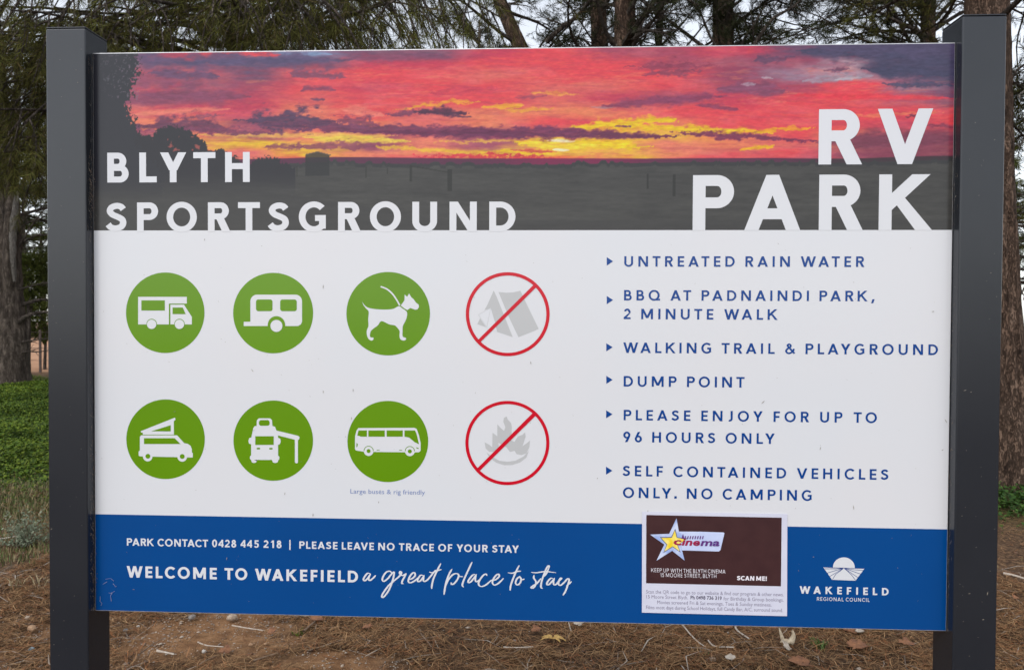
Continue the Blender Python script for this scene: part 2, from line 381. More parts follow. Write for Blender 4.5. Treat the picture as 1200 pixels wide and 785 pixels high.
# ------------------------------------------------------------------ the sunset photograph printed on the banner
def sunset_colours(X, Y):
    """X, Y: artwork coordinates (the photo's pixels). Returns sRGB 0..255"""
    cols = [108, 160, 220, 290, 360, 430, 500, 580, 650, 720, 790, 860, 930, 1000, 1060, 1120]
    rows = [62, 74, 88, 102, 118, 132, 146, 158, 170, 180, 188]
    C = {'c': (240, 80, 90), 'd': (208, 68, 94), 'm': (150, 78, 104), 's': (96, 88, 118), 'k': (112, 82, 110), 'y': (250, 208, 60), 'o': (246, 140, 100), 'p': (232, 110, 104),
         'l': (160, 130, 152), 'b': (132, 150, 186), 'r': (246, 70, 84), 'w': (190, 160, 172), 'v': (176, 80, 104), 'n': (84, 82, 106), 'x': (160, 74, 90)}
    T = ["ssrsbkkdcvvdknnn",
         "kskskddcccvmmwns",
         "krckcccpcccmlwsn",
         "cdvvcdccppcvvrlk",
         "mmvdpcccpdvdccvk",
         "opddocpooocccccc",
         "moompopoccocccdc",
         "mmomompmpyyococv",
         "ooyyymomyyoopomx",
         "poopyooyyyopcvxx",
         "ccoocccrrcccvxxx"]
    G = np.array([[C[ch] for ch in r] for r in T], float)
    wx = (fbm(X / 60, Y / 14, 4, 3) - .5) * 46; wy = (fbm(X / 55 + 9, Y / 9, 4, 5) - .5) * 13
    fx = (fbm(X / 14, Y / 3.2, 3, 13) - .5) * 20; fy = (fbm(X / 14 + 3, Y / 3.0, 3, 15) - .5) * 4.5
    x = X + wx + fx; y = Y + wy + fy
    ci = np.clip(np.interp(x, cols, np.arange(16)), 0, 14.999); ri = np.clip(np.interp(y, rows, np.arange(11)), 0, 9.999)
    c0 = ci.astype(int); r0 = ri.astype(int); u = (ci - c0)[..., None]; v_ = (ri - r0)[..., None]
    u = u * u * (3 - 2 * u); v_ = v_ * v_ * (3 - 2 * v_)
    c = (G[r0, c0] * (1 - u) + G[r0, c0 + 1] * u) * (1 - v_) + (G[r0 + 1, c0] * (1 - u) + G[r0 + 1, c0 + 1] * u) * v_
    lf_ = sstep(330, 150, X) * sstep(128, 100, Y); c = c + (lf_ * .45)[..., None] * (np.array([150, 84, 112]) - c)
    # fine streaks of lit cirrus
    st = fbm(X / 20 + Y / 24, Y / 1.7 + X / 45 + 2 * fbm(X / 40, Y / 14, 3, 22), 4, 21)
    lit = sstep(.54, .74, st) * sstep(62, 90, Y) * .22 * (.5 + 1.6 * sstep(.45, .65, fbm(X / 70, Y / 22, 3, 23)))
    c = c + lit[..., None] * (np.array([252, 150, 110]) - c) * .75
    dk = sstep(.52, .72, fbm(X / 34 + 5, Y / 3.1 - X / 80, 4, 31)) * .26
    c = c + dk[..., None] * (np.array([170, 66, 96]) - c)
    W1 = fbm(X / 22, Y / 8, 5, 201); W2 = fbm(X / 6, Y / 3, 4, 202); W3 = fbm(X / 16 + 4, Y / 9, 5, 203); W4 = fbm(X / 4 + 4, Y / 2.2, 4, 204)
    HF = fbm(X / 7 + 2, Y / 2.6 + X / 70, 5, 206); HF2 = fbm(X / 9, Y / 2.0, 4, 207)
    def stroke(x0, y0, x1, y1, th, col, rag=1.0, soft=.35, seed=1, alpha=1.0, sc=9.0, flatbase=False):
        nonlocal c
        k_ = min(1.0, .35 + abs(x1 - x0) / 160)
        Xw = X + ((W1 - .5) * 34 + (W2 - .5) * 16) * rag * k_; Yw = Y + ((W3 - .5) * 7 + (W4 - .5) * 5) * rag * k_
        t = np.clip(((Xw - x0) * (x1 - x0) + (Yw - y0) * (y1 - y0)) / ((x1 - x0) ** 2 + (y1 - y0) ** 2), -.2, 1.2)
        yc = y0 + (y1 - y0) * t; d = (Yw - yc)
        e = np.clip(1 - np.abs(2 * t - 1) ** 2.6, 0, 1)
        up = th * e * (.55 + 1.1 * rag * (fbm(X / sc, Y / (sc * .7), 4, seed) - .3)); dn = th * e * (.55 + .5 * rag * (fbm(X / (sc * 2), Y / sc, 3, seed + 9) - .5))
        if flatbase: dn = dn * .6
        u_ = np.where(d < 0, -d / np.maximum(up, 1e-3), d / np.maximum(dn, 1e-3)) + (HF - .5) * 1.15 * rag
        a = sstep(1.25 + soft * .4, .62 - soft * .6, u_) * (e > 0.01) * alpha
        col_ = np.array(col, float)[None, None] * (1 + .30 * (HF2 - .5))[..., None]
        rim = (sstep(.35, 1.0, u_) * .35 * (np.sum(col) < 330))[..., None]
        c = c + a[..., None] * (col_ + rim * (np.array([222, 96, 112]) - col_) - c)
    Yl, Mv, Sl = (252, 216, 48), (128, 74, 102), (92, 84, 112)
    c = c + (np.array([255, 150, 150]) - c) * (.05 + .20 * sstep(.45, .7, fbm(X / 50, Y / 12, 4, 205)))[..., None]
    # pale and yellow light
    stroke(225, 158, 470, 160, 6, (250, 200, 100), .5, .6, 41, .8); stroke(350, 162, 480, 166, 6.5, (252, 222, 90), .6, .4, 42, .95)
    stroke(440, 172, 560, 180, 5, (250, 205, 70), .9, .4, 43, .8); stroke(150, 134, 270, 128, 6, (248, 150, 120), .5, .7, 44, .7)
    stroke(395, 128, 450, 136, 9, (244, 150, 128), .7, .9, 45, .7)
    stroke(600, 166, 760, 172, 9, Yl, .9, .4, 46, .95, 14); stroke(655, 152, 800, 140, 8, Yl, 1.1, .4, 47, .95, 14); stroke(700, 148, 905, 156, 6, Yl, .9, .4, 48, .9, 12)
    stroke(575, 178, 660, 180, 4, Yl, 1, .4, 49, .85); stroke(560, 126, 620, 124, 4, (250, 190, 60), 1, .5, 50, .8); stroke(455, 128, 560, 118, 3.4, (248, 180, 66), 1, .5, 51, .8)
    stroke(620, 108, 680, 110, 4, (250, 180, 80), 1.2, .6, 52, .7, 6); stroke(590, 130, 650, 128, 3, (250, 190, 70), 1.2, .6, 53, .7, 6); stroke(850, 156, 960, 150, 3.5, (252, 190, 50), 1, .5, 54, .8)
    stroke(865, 176, 910, 172, 4, (252, 200, 50), 1, .5, 55, .9); stroke(612, 168, 700, 172, 9, (255, 224, 70), .7, .6, 66, .9); stroke(642, 165, 676, 166, 3.4, (255, 246, 205), .3, .6, 56, .95); stroke(648, 175.5, 668, 176.5, 3, (255, 248, 205), .3, .6, 57, .95)
    stroke(500, 166, 720, 162, 3, (250, 200, 80), 1, .5, 58, .7); stroke(960, 138, 1110, 132, 3, (246, 140, 100), .8, .6, 59, .7)
    # dark cumulus bars
    stroke(156, 148, 268, 151, 15, (112, 70, 94), 1.2, .2, 61, .96, 11); stroke(200, 152, 330, 156, 5.5, Mv, 1.2, .3, 62, .85, 7)
    stroke(208, 138, 256, 136, 4, (138, 84, 104), 1.7, .3, 63, .8, 6)
    stroke(276, 141, 402, 146, 17, (94, 72, 98), 1.3, .15, 64, .97, 12); stroke(300, 146, 410, 149, 8, (104, 70, 96), 1.0, .2, 165, .95, 9); stroke(330, 152, 640, 154, 8, (120, 70, 98), 1.0, .2, 65, .96, 9)
    stroke(395, 142, 440, 146, 9, Mv, 1.9, .2, 66, .8, 6); stroke(446, 134, 486, 133, 5, Mv, 1.6, .25, 67, .85, 6)
    stroke(480, 131, 550, 133, 8, (92, 62, 84), 1.0, .2, 68, .96, 7); stroke(530, 136, 554, 137, 3, (98, 70, 92), 1, .3, 69, .9, 6)
    stroke(400, 155, 800, 160, 10, (116, 62, 92), .8, .2, 70, .97, 10); stroke(600, 150, 700, 158, 7, (124, 66, 98), 1, .2, 71, .9, 9)
    stroke(790, 156, 965, 166, 6, (126, 62, 92), 1.1, .25, 72, .92, 8); stroke(345, 172, 450, 173, 6, (150, 84, 104), 1.5, .25, 73, .85, 6)
    stroke(308, 171, 360, 173, 6, (150, 84, 104), 1.2, .3, 74, .85, 7); stroke(720, 148, 742, 149, 2.2, Mv, 1, .3, 75, .9, 4)
    stroke(600, 176, 660, 179, 3.4, (222, 82, 90), 1, .4, 76, .8, 6); stroke(470, 184, 660, 185, 3, (226, 60, 84), 1.4, .4, 77, .85, 4)
    # upper mauve sheets
    stroke(165, 86, 260, 90, 11, (104, 84, 116), .9, .5, 81, .85, 20); stroke(200, 74, 420, 70, 8, (98, 88, 122), .7, .5, 82, .8, 20)
    stroke(165, 112, 300, 114, 12, (138, 78, 104), .7, .5, 83, .8, 22); stroke(350, 104, 400, 106, 6, (128, 78, 106), 1, .5, 84, .8, 10)
    stroke(362, 116, 378, 117, 3, (112, 76, 100), 1, .4, 85, .9, 5); stroke(400, 70, 520, 66, 7, (140, 82, 110), .8, .6, 86, .7, 16)
    stroke(352, 64, 392, 64, 4, (140, 165, 200), .4, .7, 87, .85); stroke(255, 63, 340, 65, 4, (246, 82, 92), .8, .4, 88, .9)
    stroke(330, 86, 410, 92, 7, (110, 84, 112), 1.3, .4, 89, .7, 10)
    stroke(700, 126, 850, 112, 12, (142, 74, 104), .8, .4, 90, .85, 20); stroke(740, 80, 840, 78, 8, (150, 72, 96), 1.6, .4, 91, .75, 8)
    stroke(745, 90, 830, 84, 6, (136, 76, 100), 1.4, .4, 92, .75, 8); stroke(835, 104, 930, 106, 11, (140, 84, 112), .9, .5, 93, .85, 16)
    stroke(820, 124, 862, 128, 6, (136, 70, 98), 1, .4, 94, .8, 12); stroke(880, 72, 930, 68, 8, (108, 80, 108), 1.5, .4, 95, .8, 10)
    stroke(930, 60, 1125, 66, 17, (80, 78, 104), .6, .45, 96, .96, 26); stroke(1010, 82, 1125, 88, 14, (82, 80, 106), .7, .4, 97, .94, 22)
    stroke(1030, 100, 1122, 100, 7, (84, 82, 108), 1, .4, 98, .9, 14); stroke(955, 78, 1000, 76, 12, (168, 124, 142), 1, .6, 99, .8, 10)
    stroke(940, 96, 1022, 90, 8, (168, 152, 168), .9, .6, 100, .85, 12); stroke(975, 94, 1008, 92, 4, (196, 196, 208), .8, .7, 101, .8, 8)
    stroke(965, 84, 996, 80, 4, (112, 82, 108), 1.4, .4, 102, .8, 6); stroke(890, 92, 905, 92, 2.5, (190, 180, 196), 1, .6, 103, .8, 5); stroke(870, 100, 888, 100, 3, (190, 170, 186), 1, .6, 104, .8, 5)
    stroke(690, 126, 722, 127, 1.8, (190, 150, 150), .8, .6, 105, .7, 5); stroke(860, 118, 1000, 112, 4, (214, 76, 96), 1.2, .5, 106, .7, 9)
    stroke(925, 112, 1120, 116, 7, (247, 72, 86), .5, .7, 107, .8, 20); stroke(1060, 138, 1082, 135, 2.4, (130, 66, 86), 1, .4, 108, .9, 4)
    stroke(1075, 146, 1122, 150, 4, (146, 70, 92), 1, .4, 109, .85, 8); stroke(955, 168, 1130, 162, 19, (140, 74, 92), .6, .45, 110, .92, 22)
    stroke(500, 110, 590, 104, 5, (206, 74, 98), 1.2, .5, 111, .6, 9); stroke(600, 116, 640, 113, 4, (166, 84, 108), 1, .5, 112, .7, 9)
    c = c + (sstep(.50, .72, fbm(X / 10, Y / 2.6 + X / 90, 4, 210)) * .20 * sstep(190, 150, Y) * sstep(150, 215, c[..., 0]))[..., None] * (np.array([255, 116, 92]) - c)
    c = c + (sstep(.55, .75, fbm(X / 13 + 7, Y / 2.2 - X / 110, 4, 211)) * .17)[..., None] * (np.array([196, 66, 92]) - c)
    wq = (W1 - .5) * 70 + (W4 - .5) * 22; wr = (W3 - .5) * 26
    for mk_, cc in ((sstep(985, 1050, X + wq) * sstep(100, 84, Y + wr), (82, 80, 106)), (sstep(930, 985, X + wq) * sstep(72, 62, Y + wr), (92, 84, 112)), (sstep(152, 175, X) * sstep(430, 340, X + wq) * sstep(84, 74, Y + wr) * sstep(62, 69, Y + wr) * .75, (98, 88, 122)),
                   (sstep(300, 230, X + wq) * sstep(82, 90, Y + wr) * sstep(106, 96, Y + wr) * .55, (116, 84, 114)), (sstep(330, 230, X + wq) * sstep(104, 110, Y + wr) * sstep(128, 118, Y + wr) * .6, (140, 80, 108)), (sstep(955, 1010, X + wq) * sstep(144, 160, Y + wr) * .55, (122, 70, 90))):
        c = c + (mk_ * .9)[..., None] * (np.array(cc, float) * (1 + .22 * (HF2 - .5))[..., None] - c)
    # grain of the printed photograph
    c = c * (1 + .13 * (fbm(X / 5, Y / 1.6, 3, 120) - .5))[..., None]
    # hills and horizon
    hz = 187.2 - 1.3 * np.sin((X - 300) / 190) - 2.2 * np.exp(-((X - 400) / 90) ** 2) - 1.8 * np.exp(-((X - 905) / 120) ** 2) - sstep(960, 1115, X) * 5.5 + .5 * (fbm(X / 30, X * 0, 3, 130) - .5)
    hills = sstep(-.5, .5, Y - hz)[..., None]
    hc = np.array([104, 62, 84]) + sstep(560, 640, X)[..., None] * sstep(800, 700, X)[..., None] * np.array([30, -6, 4]) + sstep(900, 1000, X)[..., None] * np.array([-26, 2, -14])
    c = c * (1 - hills) + hills * hc
    fl = hz + 7.4 - 3.4 * sstep(.42, .75, fbm(X / 8, X * 0 + 3, 4, 131)) - sstep(.66, .8, fbm(X / 22, X * 0 + 8, 2, 132)) * 1.6 - sstep(620, 800, X) * 2.6
    field = sstep(-.6, .6, Y - fl)[..., None]
    g = fbm(X / 42, Y / 5, 4, 140)[..., None]; g2 = fbm(X / 9, Y / 2, 3, 141)[..., None]
    gc = np.array([83, 82, 80]) + (g - .5) * np.array([18, 18, 16]) + (g2 - .5) * np.array([9, 9, 8])
    bushline = sstep(-.6, .4, Y - fl) * sstep(4.6, 3.0, Y - fl - 1.5 * fbm(X / 12, X * 0 + 5, 3, 142))
    gc = gc + bushline[..., None] * .6 * (np.array([64, 64, 67]) - gc)
    pathl = 214 + (X - 160) * .115 + 12 * sstep(330, 620, X) - 6
    gc = gc + (sstep(-1.2, 1.2, Y - np.minimum(pathl, 258)) * .55)[..., None] * (np.array([77, 76, 76]) - gc)
    c = c * (1 - field) + field * gc
    # silhouettes: bushes, big tree at the left, shed, gate
    def solid(mask, col):
        nonlocal c
        c = c * (1 - mask[..., None]) + mask[..., None] * np.array(col, float)
    lf = fbm(X / 6, Y / 6, 4, 150); lf2 = fbm(X / 2.6, Y / 2.6, 3, 151)
    top = (fbm(X / 1.6, Y / 1.6, 2, 157) - .5) * 6 + np.interp(X, [150, 165, 178, 186, 196, 210, 222, 236, 244, 262, 276, 290, 300, 318, 330, 345], [150, 156, 160, 152, 149, 148, 153, 163, 175, 176, 184, 194, 186, 184, 189, 196]) + (lf - .5) * 10
    solid(sstep(-.8, .8, Y - top) * (X < 346) * sstep(235, 200, Y), (63, 62, 66))
    gap = sstep(.62, .72, fbm(X / 5, Y / 4, 3, 152)) * (X > 196) * (X < 236) * (Y > 160) * (Y < 178)
    solid(gap * .7, (206, 104, 96))
    hole = sstep(.60, .68, fbm(X / 7, Y / 5, 3, 153)) * (X > 160) * (X < 196) * (Y > 150) * (Y < 162)
    solid(hole * .6, (236, 130, 96))
    edge = np.interp(Y, [60, 72, 84, 96, 106, 116, 122, 134, 146, 156, 166, 200], [160, 162, 163, 158, 155, 156, 148, 155, 160, 163, 158, 190]) + (lf2 - .5) * 22 + (fbm(X / 1.3, Y / 1.3, 2, 156) - .5) * 9
    solid(sstep(1.0, -1.0, X - edge) * sstep(240, 200, Y), (64, 64, 69))
    spk = sstep(.66, .76, fbm(X / 2.2, Y / 2.2, 3, 154)) * sstep(112, 146, X) * (X < 163) * (Y < 118)
    solid(spk * .75, (132, 118, 132))
    spk2 = sstep(.70, .78, fbm(X / 1.9, Y / 1.9, 2, 155)) * (X > 118) * (X < 150) * (Y < 100)
    solid(spk2 * .5, (112, 112, 120))
    roof = 183 - (8 - np.abs(X - 372) * .42)*.6
    shed = (X > 358) * (X < 386.5) * sstep(-.5, .5, Y - roof) * (Y < 206.5)
    solid(shed * .85, (64, 64, 65)); solid((X > 357.5) * (X < 387.5) * (np.abs(Y - roof) < .8) * .6, (88, 88, 92))
    for gx, g0, g1, gw in ((481.5, 194, 213, 1.3), (527, 199, 224, 2.6), (429, 196, 209, .5), (454, 197, 204, .4), (759, 204, 222, .9), (348, 195, 207, .4), (790, 205, 230, 1.6)):
        solid(sstep(gw + .5, gw - .3, np.abs(X - gx)) * (Y > g0) * (Y < g1) * .75, (60, 60, 58))
    rl = 195 + (X - 482) * .165
    solid(sstep(1.1, .4, np.abs(Y - rl)) * (X > 482) * (X < 527) * .7, (64, 63, 60))
    return np.clip(c, 0, 255)
NXB, NZB = 1180, 242
gx = np.linspace(PX0 + IN, PX1 - IN, NXB); gz = np.linspace(zb, PZ1 - .0024, NZB)
GX, GZ = np.meshgrid(gx, gz)
Rm = np.array(CAMROT); D = np.stack([GX - CX, np.full_like(GX, -CY), GZ - CZ], -1) @ Rm
AX = 600 + FPX * D[..., 0] / -D[..., 2]; AY = 392.5 - FPX * D[..., 1] / -D[..., 2]
rgbv = sunset_colours(AX, AY) / 255.0
lin = np.where(rgbv <= .04045, rgbv / 12.92, ((rgbv + .055) / 1.055) ** 2.4)
lin = np.maximum(.80 * lin - .024, .004)
idx = np.arange(NXB * NZB).reshape(NZB, NXB)
Fq = np.stack([idx[:-1, :-1], idx[:-1, 1:], idx[1:, 1:], idx[1:, :-1]], -1).reshape(-1, 4)
mb = bpy.data.materials.new('printed_sunset'); mb.use_nodes = True
_b = mb.node_tree.nodes['Principled BSDF']; _b.inputs['Roughness'].default_value = .22; _b.inputs['Specular IOR Level'].default_value = .35
_a = mb.node_tree.nodes.new('ShaderNodeAttribute'); _a.attribute_name = 'ink'; mb.node_tree.links.new(_a.outputs['Color'], _b.inputs['Base Color'])
banner = mesh_obj('sunset_banner', np.stack([GX, np.full_like(GX, -.0004), GZ], -1).reshape(-1, 3), Fq, mb, SIGN)
ca = banner.data.color_attributes.new('ink', 'FLOAT_COLOR', 'POINT')
ca.data.foreach_set('color', np.concatenate([lin.reshape(-1, 3), np.ones((NXB * NZB, 1))], 1).astype(np.float32).ravel())
prop(banner, 'red and yellow sunset over dark farmland printed across the top')

# ------------------------------------------------------------------ lettering
TW, TB = M['white_ink'], M['blue_ink']
lettering('lettering_line', [('BLYTH', 126, 214, 292.8, 213.7, 35)], TW, 2, SIGN, .232)
lettering('lettering_line', [('SPORTSGROUND', 125.5, 271.6, 604, 271.6, 34.6)], M['white'], 2, SIGN, .232)
lettering('lettering_line', [('RV', 958.9, 193, 1092.5, 192.6, 64.8)], TW, 2, SIGN, .228)
lettering('lettering_line', [('PARK', 811.5, 270.0, 1092, 270.0, 65)], M['white'], 2, SIGN, .228)
for row in ([('UNTREATED RAIN WATER', 731.5, 312.7, 1012.8, 312.7, 12.3)],
            [('BBQ AT PADNAINDI PARK,', 731.2, 352.2, 1024.5, 352.9, 12.2)],
            [('2 MINUTE WALK', 730.8, 374, 911.2, 374.7, 12.3)],
            [('WALKING TRAIL & PLAYGROUND', 730.3, 413.3, 1098.9, 416, 12.3)],
            [('DUMP POINT', 730.8, 452.7, 872.3, 454, 12.3)],
            [('PLEASE ENJOY FOR UP TO', 730.8, 492.2, 1027.4, 495.3, 12.2)],
            [('96 HOURS ONLY', 730.3, 517.8, 907.7, 519.9, 12.2)],
            [('SELF CONTAINED VEHICLES', 729.9, 557.5, 1040.8, 562, 12.3)],
            [('ONLY. NO CAMPING', 729.9, 583.1, 951, 586.2, 12.3)]):
    lettering('lettering_line', row, TB, 2, SIGN, .2)
lettering('lettering_line', [('PARK CONTACT', 148.9, 639.1, 244, 640.3, 8.6), ('0428', 248.7, 640.5, 277, 641, 8.8), ('445', 282, 641, 303.5, 641.3, 8.8), ('218', 309, 641.4, 330, 641.7, 8.8),
                             ('|', 339.2, 641.9, 341.2, 641.9, 9), ('PLEASE LEAVE NO TRACE OF YOUR STAY', 350.9, 642.4, 608, 647.3, 8.6)], TW, 2, SIGN, .215)
lettering('lettering_line', [('WELCOME TO WAKEFIELD', 148.7, 676.7, 419.6, 681.3, 13.5)], TW, 2, SIGN, .232)
bl = []
for x, ya, yb_ in ((711, 301.4, 311.3), (711, 346.8, 356.4), (710.5, 402.1, 411.5), (710.5, 440.2, 449.6), (710.3, 480.5, 489.9), (710.2, 546.5, 555.9)):
    flat('bullet_arrow', [[P(x, ya), P(x, yb_), P(x + 7.4, (ya + yb_) / 2)]], TB, 2, SIGN)
# handwriting
def hand(pts, o, s, w, taper=True):
    q = spline([(o[0] + x * s, o[1] + y * s) for x, y in pts], 6); q = [P(*t) for t in q]
    n = len(q); k = P(o[0] + 1, o[1])[0] - P(*o)[0]
    ws = []
    for i in range(n):
        a, b = q[max(0, i - 1)], q[min(n - 1, i + 1)]
        ang = math.atan2(b[1] - a[1], b[0] - a[0]); down = abs(math.sin(ang + .15))
        ws.append(k * w * (.62 + .55 * down) * (min(1, .6 + .1 * min(i, n - 1 - i)) if taper else 1))
    return path(q, ws)
o4, s4, o5, s5 = (410, 640), .116667, (540, 640), .116667
H4 = [[(205, 272), (178, 268), (150, 300), (137, 330), (150, 342), (178, 320), (207, 275)], [(207, 275), (191, 310), (192, 334), (206, 338), (235, 315), (260, 288)],
      [(420, 262), (400, 246), (365, 258), (335, 300), (327, 335), (345, 347), (382, 320), (425, 268), (445, 258), (438, 310), (420, 370), (390, 440), (355, 490), (330, 510), (322, 493), (345, 450), (395, 385), (445, 342), (495, 300), (520, 262), (505, 250), (502, 272), (530, 290), (566, 270)],
      [(566, 272), (545, 310), (527, 345), (524, 368), (540, 372)], [(590, 328), (622, 323), (655, 292), (650, 262), (628, 268), (600, 305), (588, 345), (602, 363), (640, 350), (690, 310)],
      [(735, 288), (708, 290), (682, 330), (686, 350), (712, 340), (745, 290)], [(745, 290), (738, 332), (748, 349), (780, 333), (825, 280), (862, 235)],
      [(912, 172), (880, 235), (843, 315), (826, 380), (822, 422)], [(800, 255), (830, 262), (870, 243), (922, 230)],
      [(1025, 228), (1000, 270), (970, 350), (955, 420), (946, 482)], [(957, 410), (985, 340), (1030, 285), (1070, 270), (1094, 287), (1080, 330), (1045, 372), (1022, 378), (1018, 362)], [(1088, 292), (1110, 300), (1136, 300)]]
H5 = [[(112, 158), (85, 215), (50, 290), (25, 350), (15, 388), (30, 405)], [(140, 278), (115, 290), (80, 335), (75, 358), (95, 358), (125, 325), (155, 280)],
      [(155, 280), (146, 322), (152, 350), (175, 345), (205, 318)], [(262, 290), (252, 275), (222, 292), (185, 345), (180, 380), (205, 400), (250, 385), (312, 333)],
      [(322, 338), (352, 330), (385, 300), (380, 276), (355, 287), (325, 330), (318, 365), (338, 385), (378, 368), (430, 318)],
      [(585, 192), (555, 250), (522, 330), (502, 390), (495, 440)], [(475, 262), (520, 266), (565, 250), (605, 245)],
      [(590, 300), (565, 322), (550, 360), (566, 384), (595, 365), (607, 325), (592, 302), (612, 330), (640, 325)],
      [(735, 290), (733, 315), (755, 352), (748, 390), (725, 415), (707, 412), (722, 395), (765, 368), (805, 320)],
      [(885, 215), (886, 192), (868, 205), (845, 255), (822, 315), (808, 370), (806, 408), (822, 420)], [(885, 212), (862, 265), (835, 300)],
      [(710, 258), (760, 262), (850, 250), (955, 262)], [(925, 318), (900, 320), (870, 355), (865, 380), (885, 380), (915, 350), (940, 318)],
      [(940, 318), (930, 350), (936, 382), (960, 376), (990, 340), (1012, 320), (1000, 318), (984, 350), (982, 378), (1002, 388), (1035, 362), (1070, 325), (1088, 330), (1078, 375), (1050, 450), (1025, 488)], [(1062, 395), (1090, 370), (1112, 350)]]
hp = []
for st in H4: hp += hand(st, o4, s4, 1.75)
for st in H5: hp += hand(st, o5, s5, 1.75)
hv, hf = union([[(a * 100, b * 100) for a, b in p] for p in hp])
hv = [(a / 100, b / 100) for a, b in hv]; hf = [[q[0], q[i], q[i + 1]] for q in hf for i in range(1, len(q) - 1)]
prop(flat('handwritten_line', None, TW, 2, SIGN, (hv, hf)), 'white handwritten slogan reading a great place to stay')

# ------------------------------------------------------------------ built-in face for lower case text
def small_text(name, body, x0, y0, x1, y1, cap, m, layer, parent, shear=0.0, offset=0.0, capratio=.72):
    cu = bpy.data.curves.new(name, 'FONT'); cu.body = body; cu.size = 1.0; cu.shear = shear; cu.offset = offset; cu.resolution_u = 2
    t = bpy.data.objects.new(name, cu); COL.objects.link(t)
    dg_ = bpy.context.evaluated_depsgraph_get(); me = bpy.data.meshes.new_from_object(t.evaluated_get(dg_))
    co = np.array([v.co[:] for v in me.vertices]); me.calc_loop_triangles(); F = np.array([lt.vertices[:] for lt in me.loop_triangles])
    bpy.data.objects.remove(t); bpy.data.curves.remove(cu); bpy.data.meshes.remove(me)
    A = P(x0, y0); B = P(x1, y1); zb_ = (A[1] + B[1]) / 2; ch = P(x0, y0 - cap)[1] - A[1]
    mn, mxx = co[:, 0].min(), co[:, 0].max()
    X = A[0] + (co[:, 0] - mn) / (mxx - mn) * (B[0] - A[0]); Z = zb_ + co[:, 1] / capratio * ch
    return flat(name, None, m, layer, parent, (np.stack([X, Z], 1), F))
small_text('caption', 'Large buses & rig friendly', 410.7, 577.9, 498.1, 579.2, 5.6, M['thin_blue'], 2, SIGN)

# ------------------------------------------------------------------ pictograms
def disc(c, r, n=64, r2=None): return [(c[0] + r * math.cos(2 * math.pi * i / n), c[1] + (r2 or r) * math.sin(2 * math.pi * i / n)) for i in range(n)]
def pict(ox, oy, s): return lambda x, y: P(ox + x * s, oy + y * s)
def pf(f, pts): return [f(x, y) for x, y in pts]
def rr(x0, y0, x1, y1, r, n=6):
    out = []
    for cx, cy, a in ((x1 - r, y0 + r, -90), (x1 - r, y1 - r, 0), (x0 + r, y1 - r, 90), (x0 + r, y0 + r, 180)):
        for i in range(n + 1):
            t = math.radians(a + 90 * i / n); out.append((cx + r * math.cos(t), cy + r * math.sin(t)))
    return out
WH, GR, RD, GY = M['white'], M['green'], M['red'], M['grey']
def green_disc(f, cx, cy, rx, ry, label):
    e = empty('pictogram'); e.parent = SIGN; e['label'] = label
    flat('disc', [pf(f, disc((cx, cy), rx, 72, ry))], GR, 1, e); return e
f = pict(145, 315, .12739)
e = green_disc(f, 383, 404, 361, 370, 'green disc with a white motorhome')
flat('symbol', [pf(f, [(134, 258), (582, 258), (582, 320), (417, 320), (417, 511), (134, 511)]), pf(f, [(431, 330), (556, 330), (628, 442), (628, 511), (431, 511)])], WH, 2, e)
flat('symbol_window', [pf(f, [(164, 290), (380, 290), (380, 384), (164, 384)]), pf(f, [(451, 356), (545, 356), (572, 417), (451, 417)]), pf(f, disc((259, 508), 48)), pf(f, disc((515, 508), 48))], GR, 3, e)
flat('symbol_wheel', [pf(f, disc((259, 510), 43)), pf(f, disc((515, 510), 43))], WH, 4, e)
f = pict(270, 315, .12739)
e = green_disc(f, 394, 407, 368, 370, 'green disc with a white caravan')
flat('symbol', [pf(f, [(124, 487), (185, 487)] + [(185, 300)] + [(185 + 60 - 60 * math.cos(t), 298 - 60 * math.sin(t)) for t in np.linspace(0.1, math.pi / 2, 6)] + [(600, 238)] + [(600 + 60 * math.sin(t), 298 - 60 * math.cos(t)) for t in np.linspace(.2, math.pi / 2, 6)] + [(660, 485), (650, 510), (624, 526), (124, 526)])], WH, 2, e)
flat('symbol_window', [pf(f, rr(237, 282, 389, 390, 22)), pf(f, rr(459, 282, 612, 390, 22)), pf(f, [(343, 527)] + [(425 - 80 * math.cos(t), 515 - 80 * math.sin(t)) for t in np.linspace(.0, math.pi, 20)] + [(505, 527)])], GR, 3, e)
flat('symbol_wheel', [pf(f, disc((425, 525), 55))], WH, 4, e)
f = pict(400, 315, .13382)
e = green_disc(f, 411, 393, 366, 365, 'green disc with a white dog on a lead')
body = spline([(183, 287), (205, 320), (240, 342), (300, 353), (380, 357), (450, 352), (495, 330), (510, 328), (540, 350), (574, 378), (574, 420), (560, 460), (540, 500), (537, 550), (538, 592), (565, 605), (566, 620), (545, 628), (520, 618), (510, 590), (511, 545), (490, 515), (468, 495), (420, 486), (353, 458), (320, 495), (280, 525), (257, 550), (253, 595), (280, 603), (280, 620), (262, 628), (238, 612), (225, 580), (224, 540), (238, 500), (236, 440), (240, 375), (215, 345), (190, 312)], 5)
head = [(521, 322), (553, 277), (555, 225), (577, 246), (594, 216), (612, 248), (635, 268), (652, 294), (678, 314), (680, 335), (668, 355), (650, 359), (604, 343), (580, 361), (555, 348)]
lead = ribbon([(345, 156), (400, 178), (450, 222), (490, 280), (512, 320)], 13)
flat('symbol', [pf(f, body[:-1]), pf(f, head)], WH, 2, e)
lv, lf_ = union(lead); flat('symbol_lead', None, WH, 3, e, ([f(*q) for q in lv], [[q[0], q[i], q[i + 1]] for q in lf_ for i in range(1, len(q) - 1)]))
f = pict(145, 465, .12739)
e = green_disc(f, 386, 388, 361, 366, 'green disc with a white pop-top camper van')
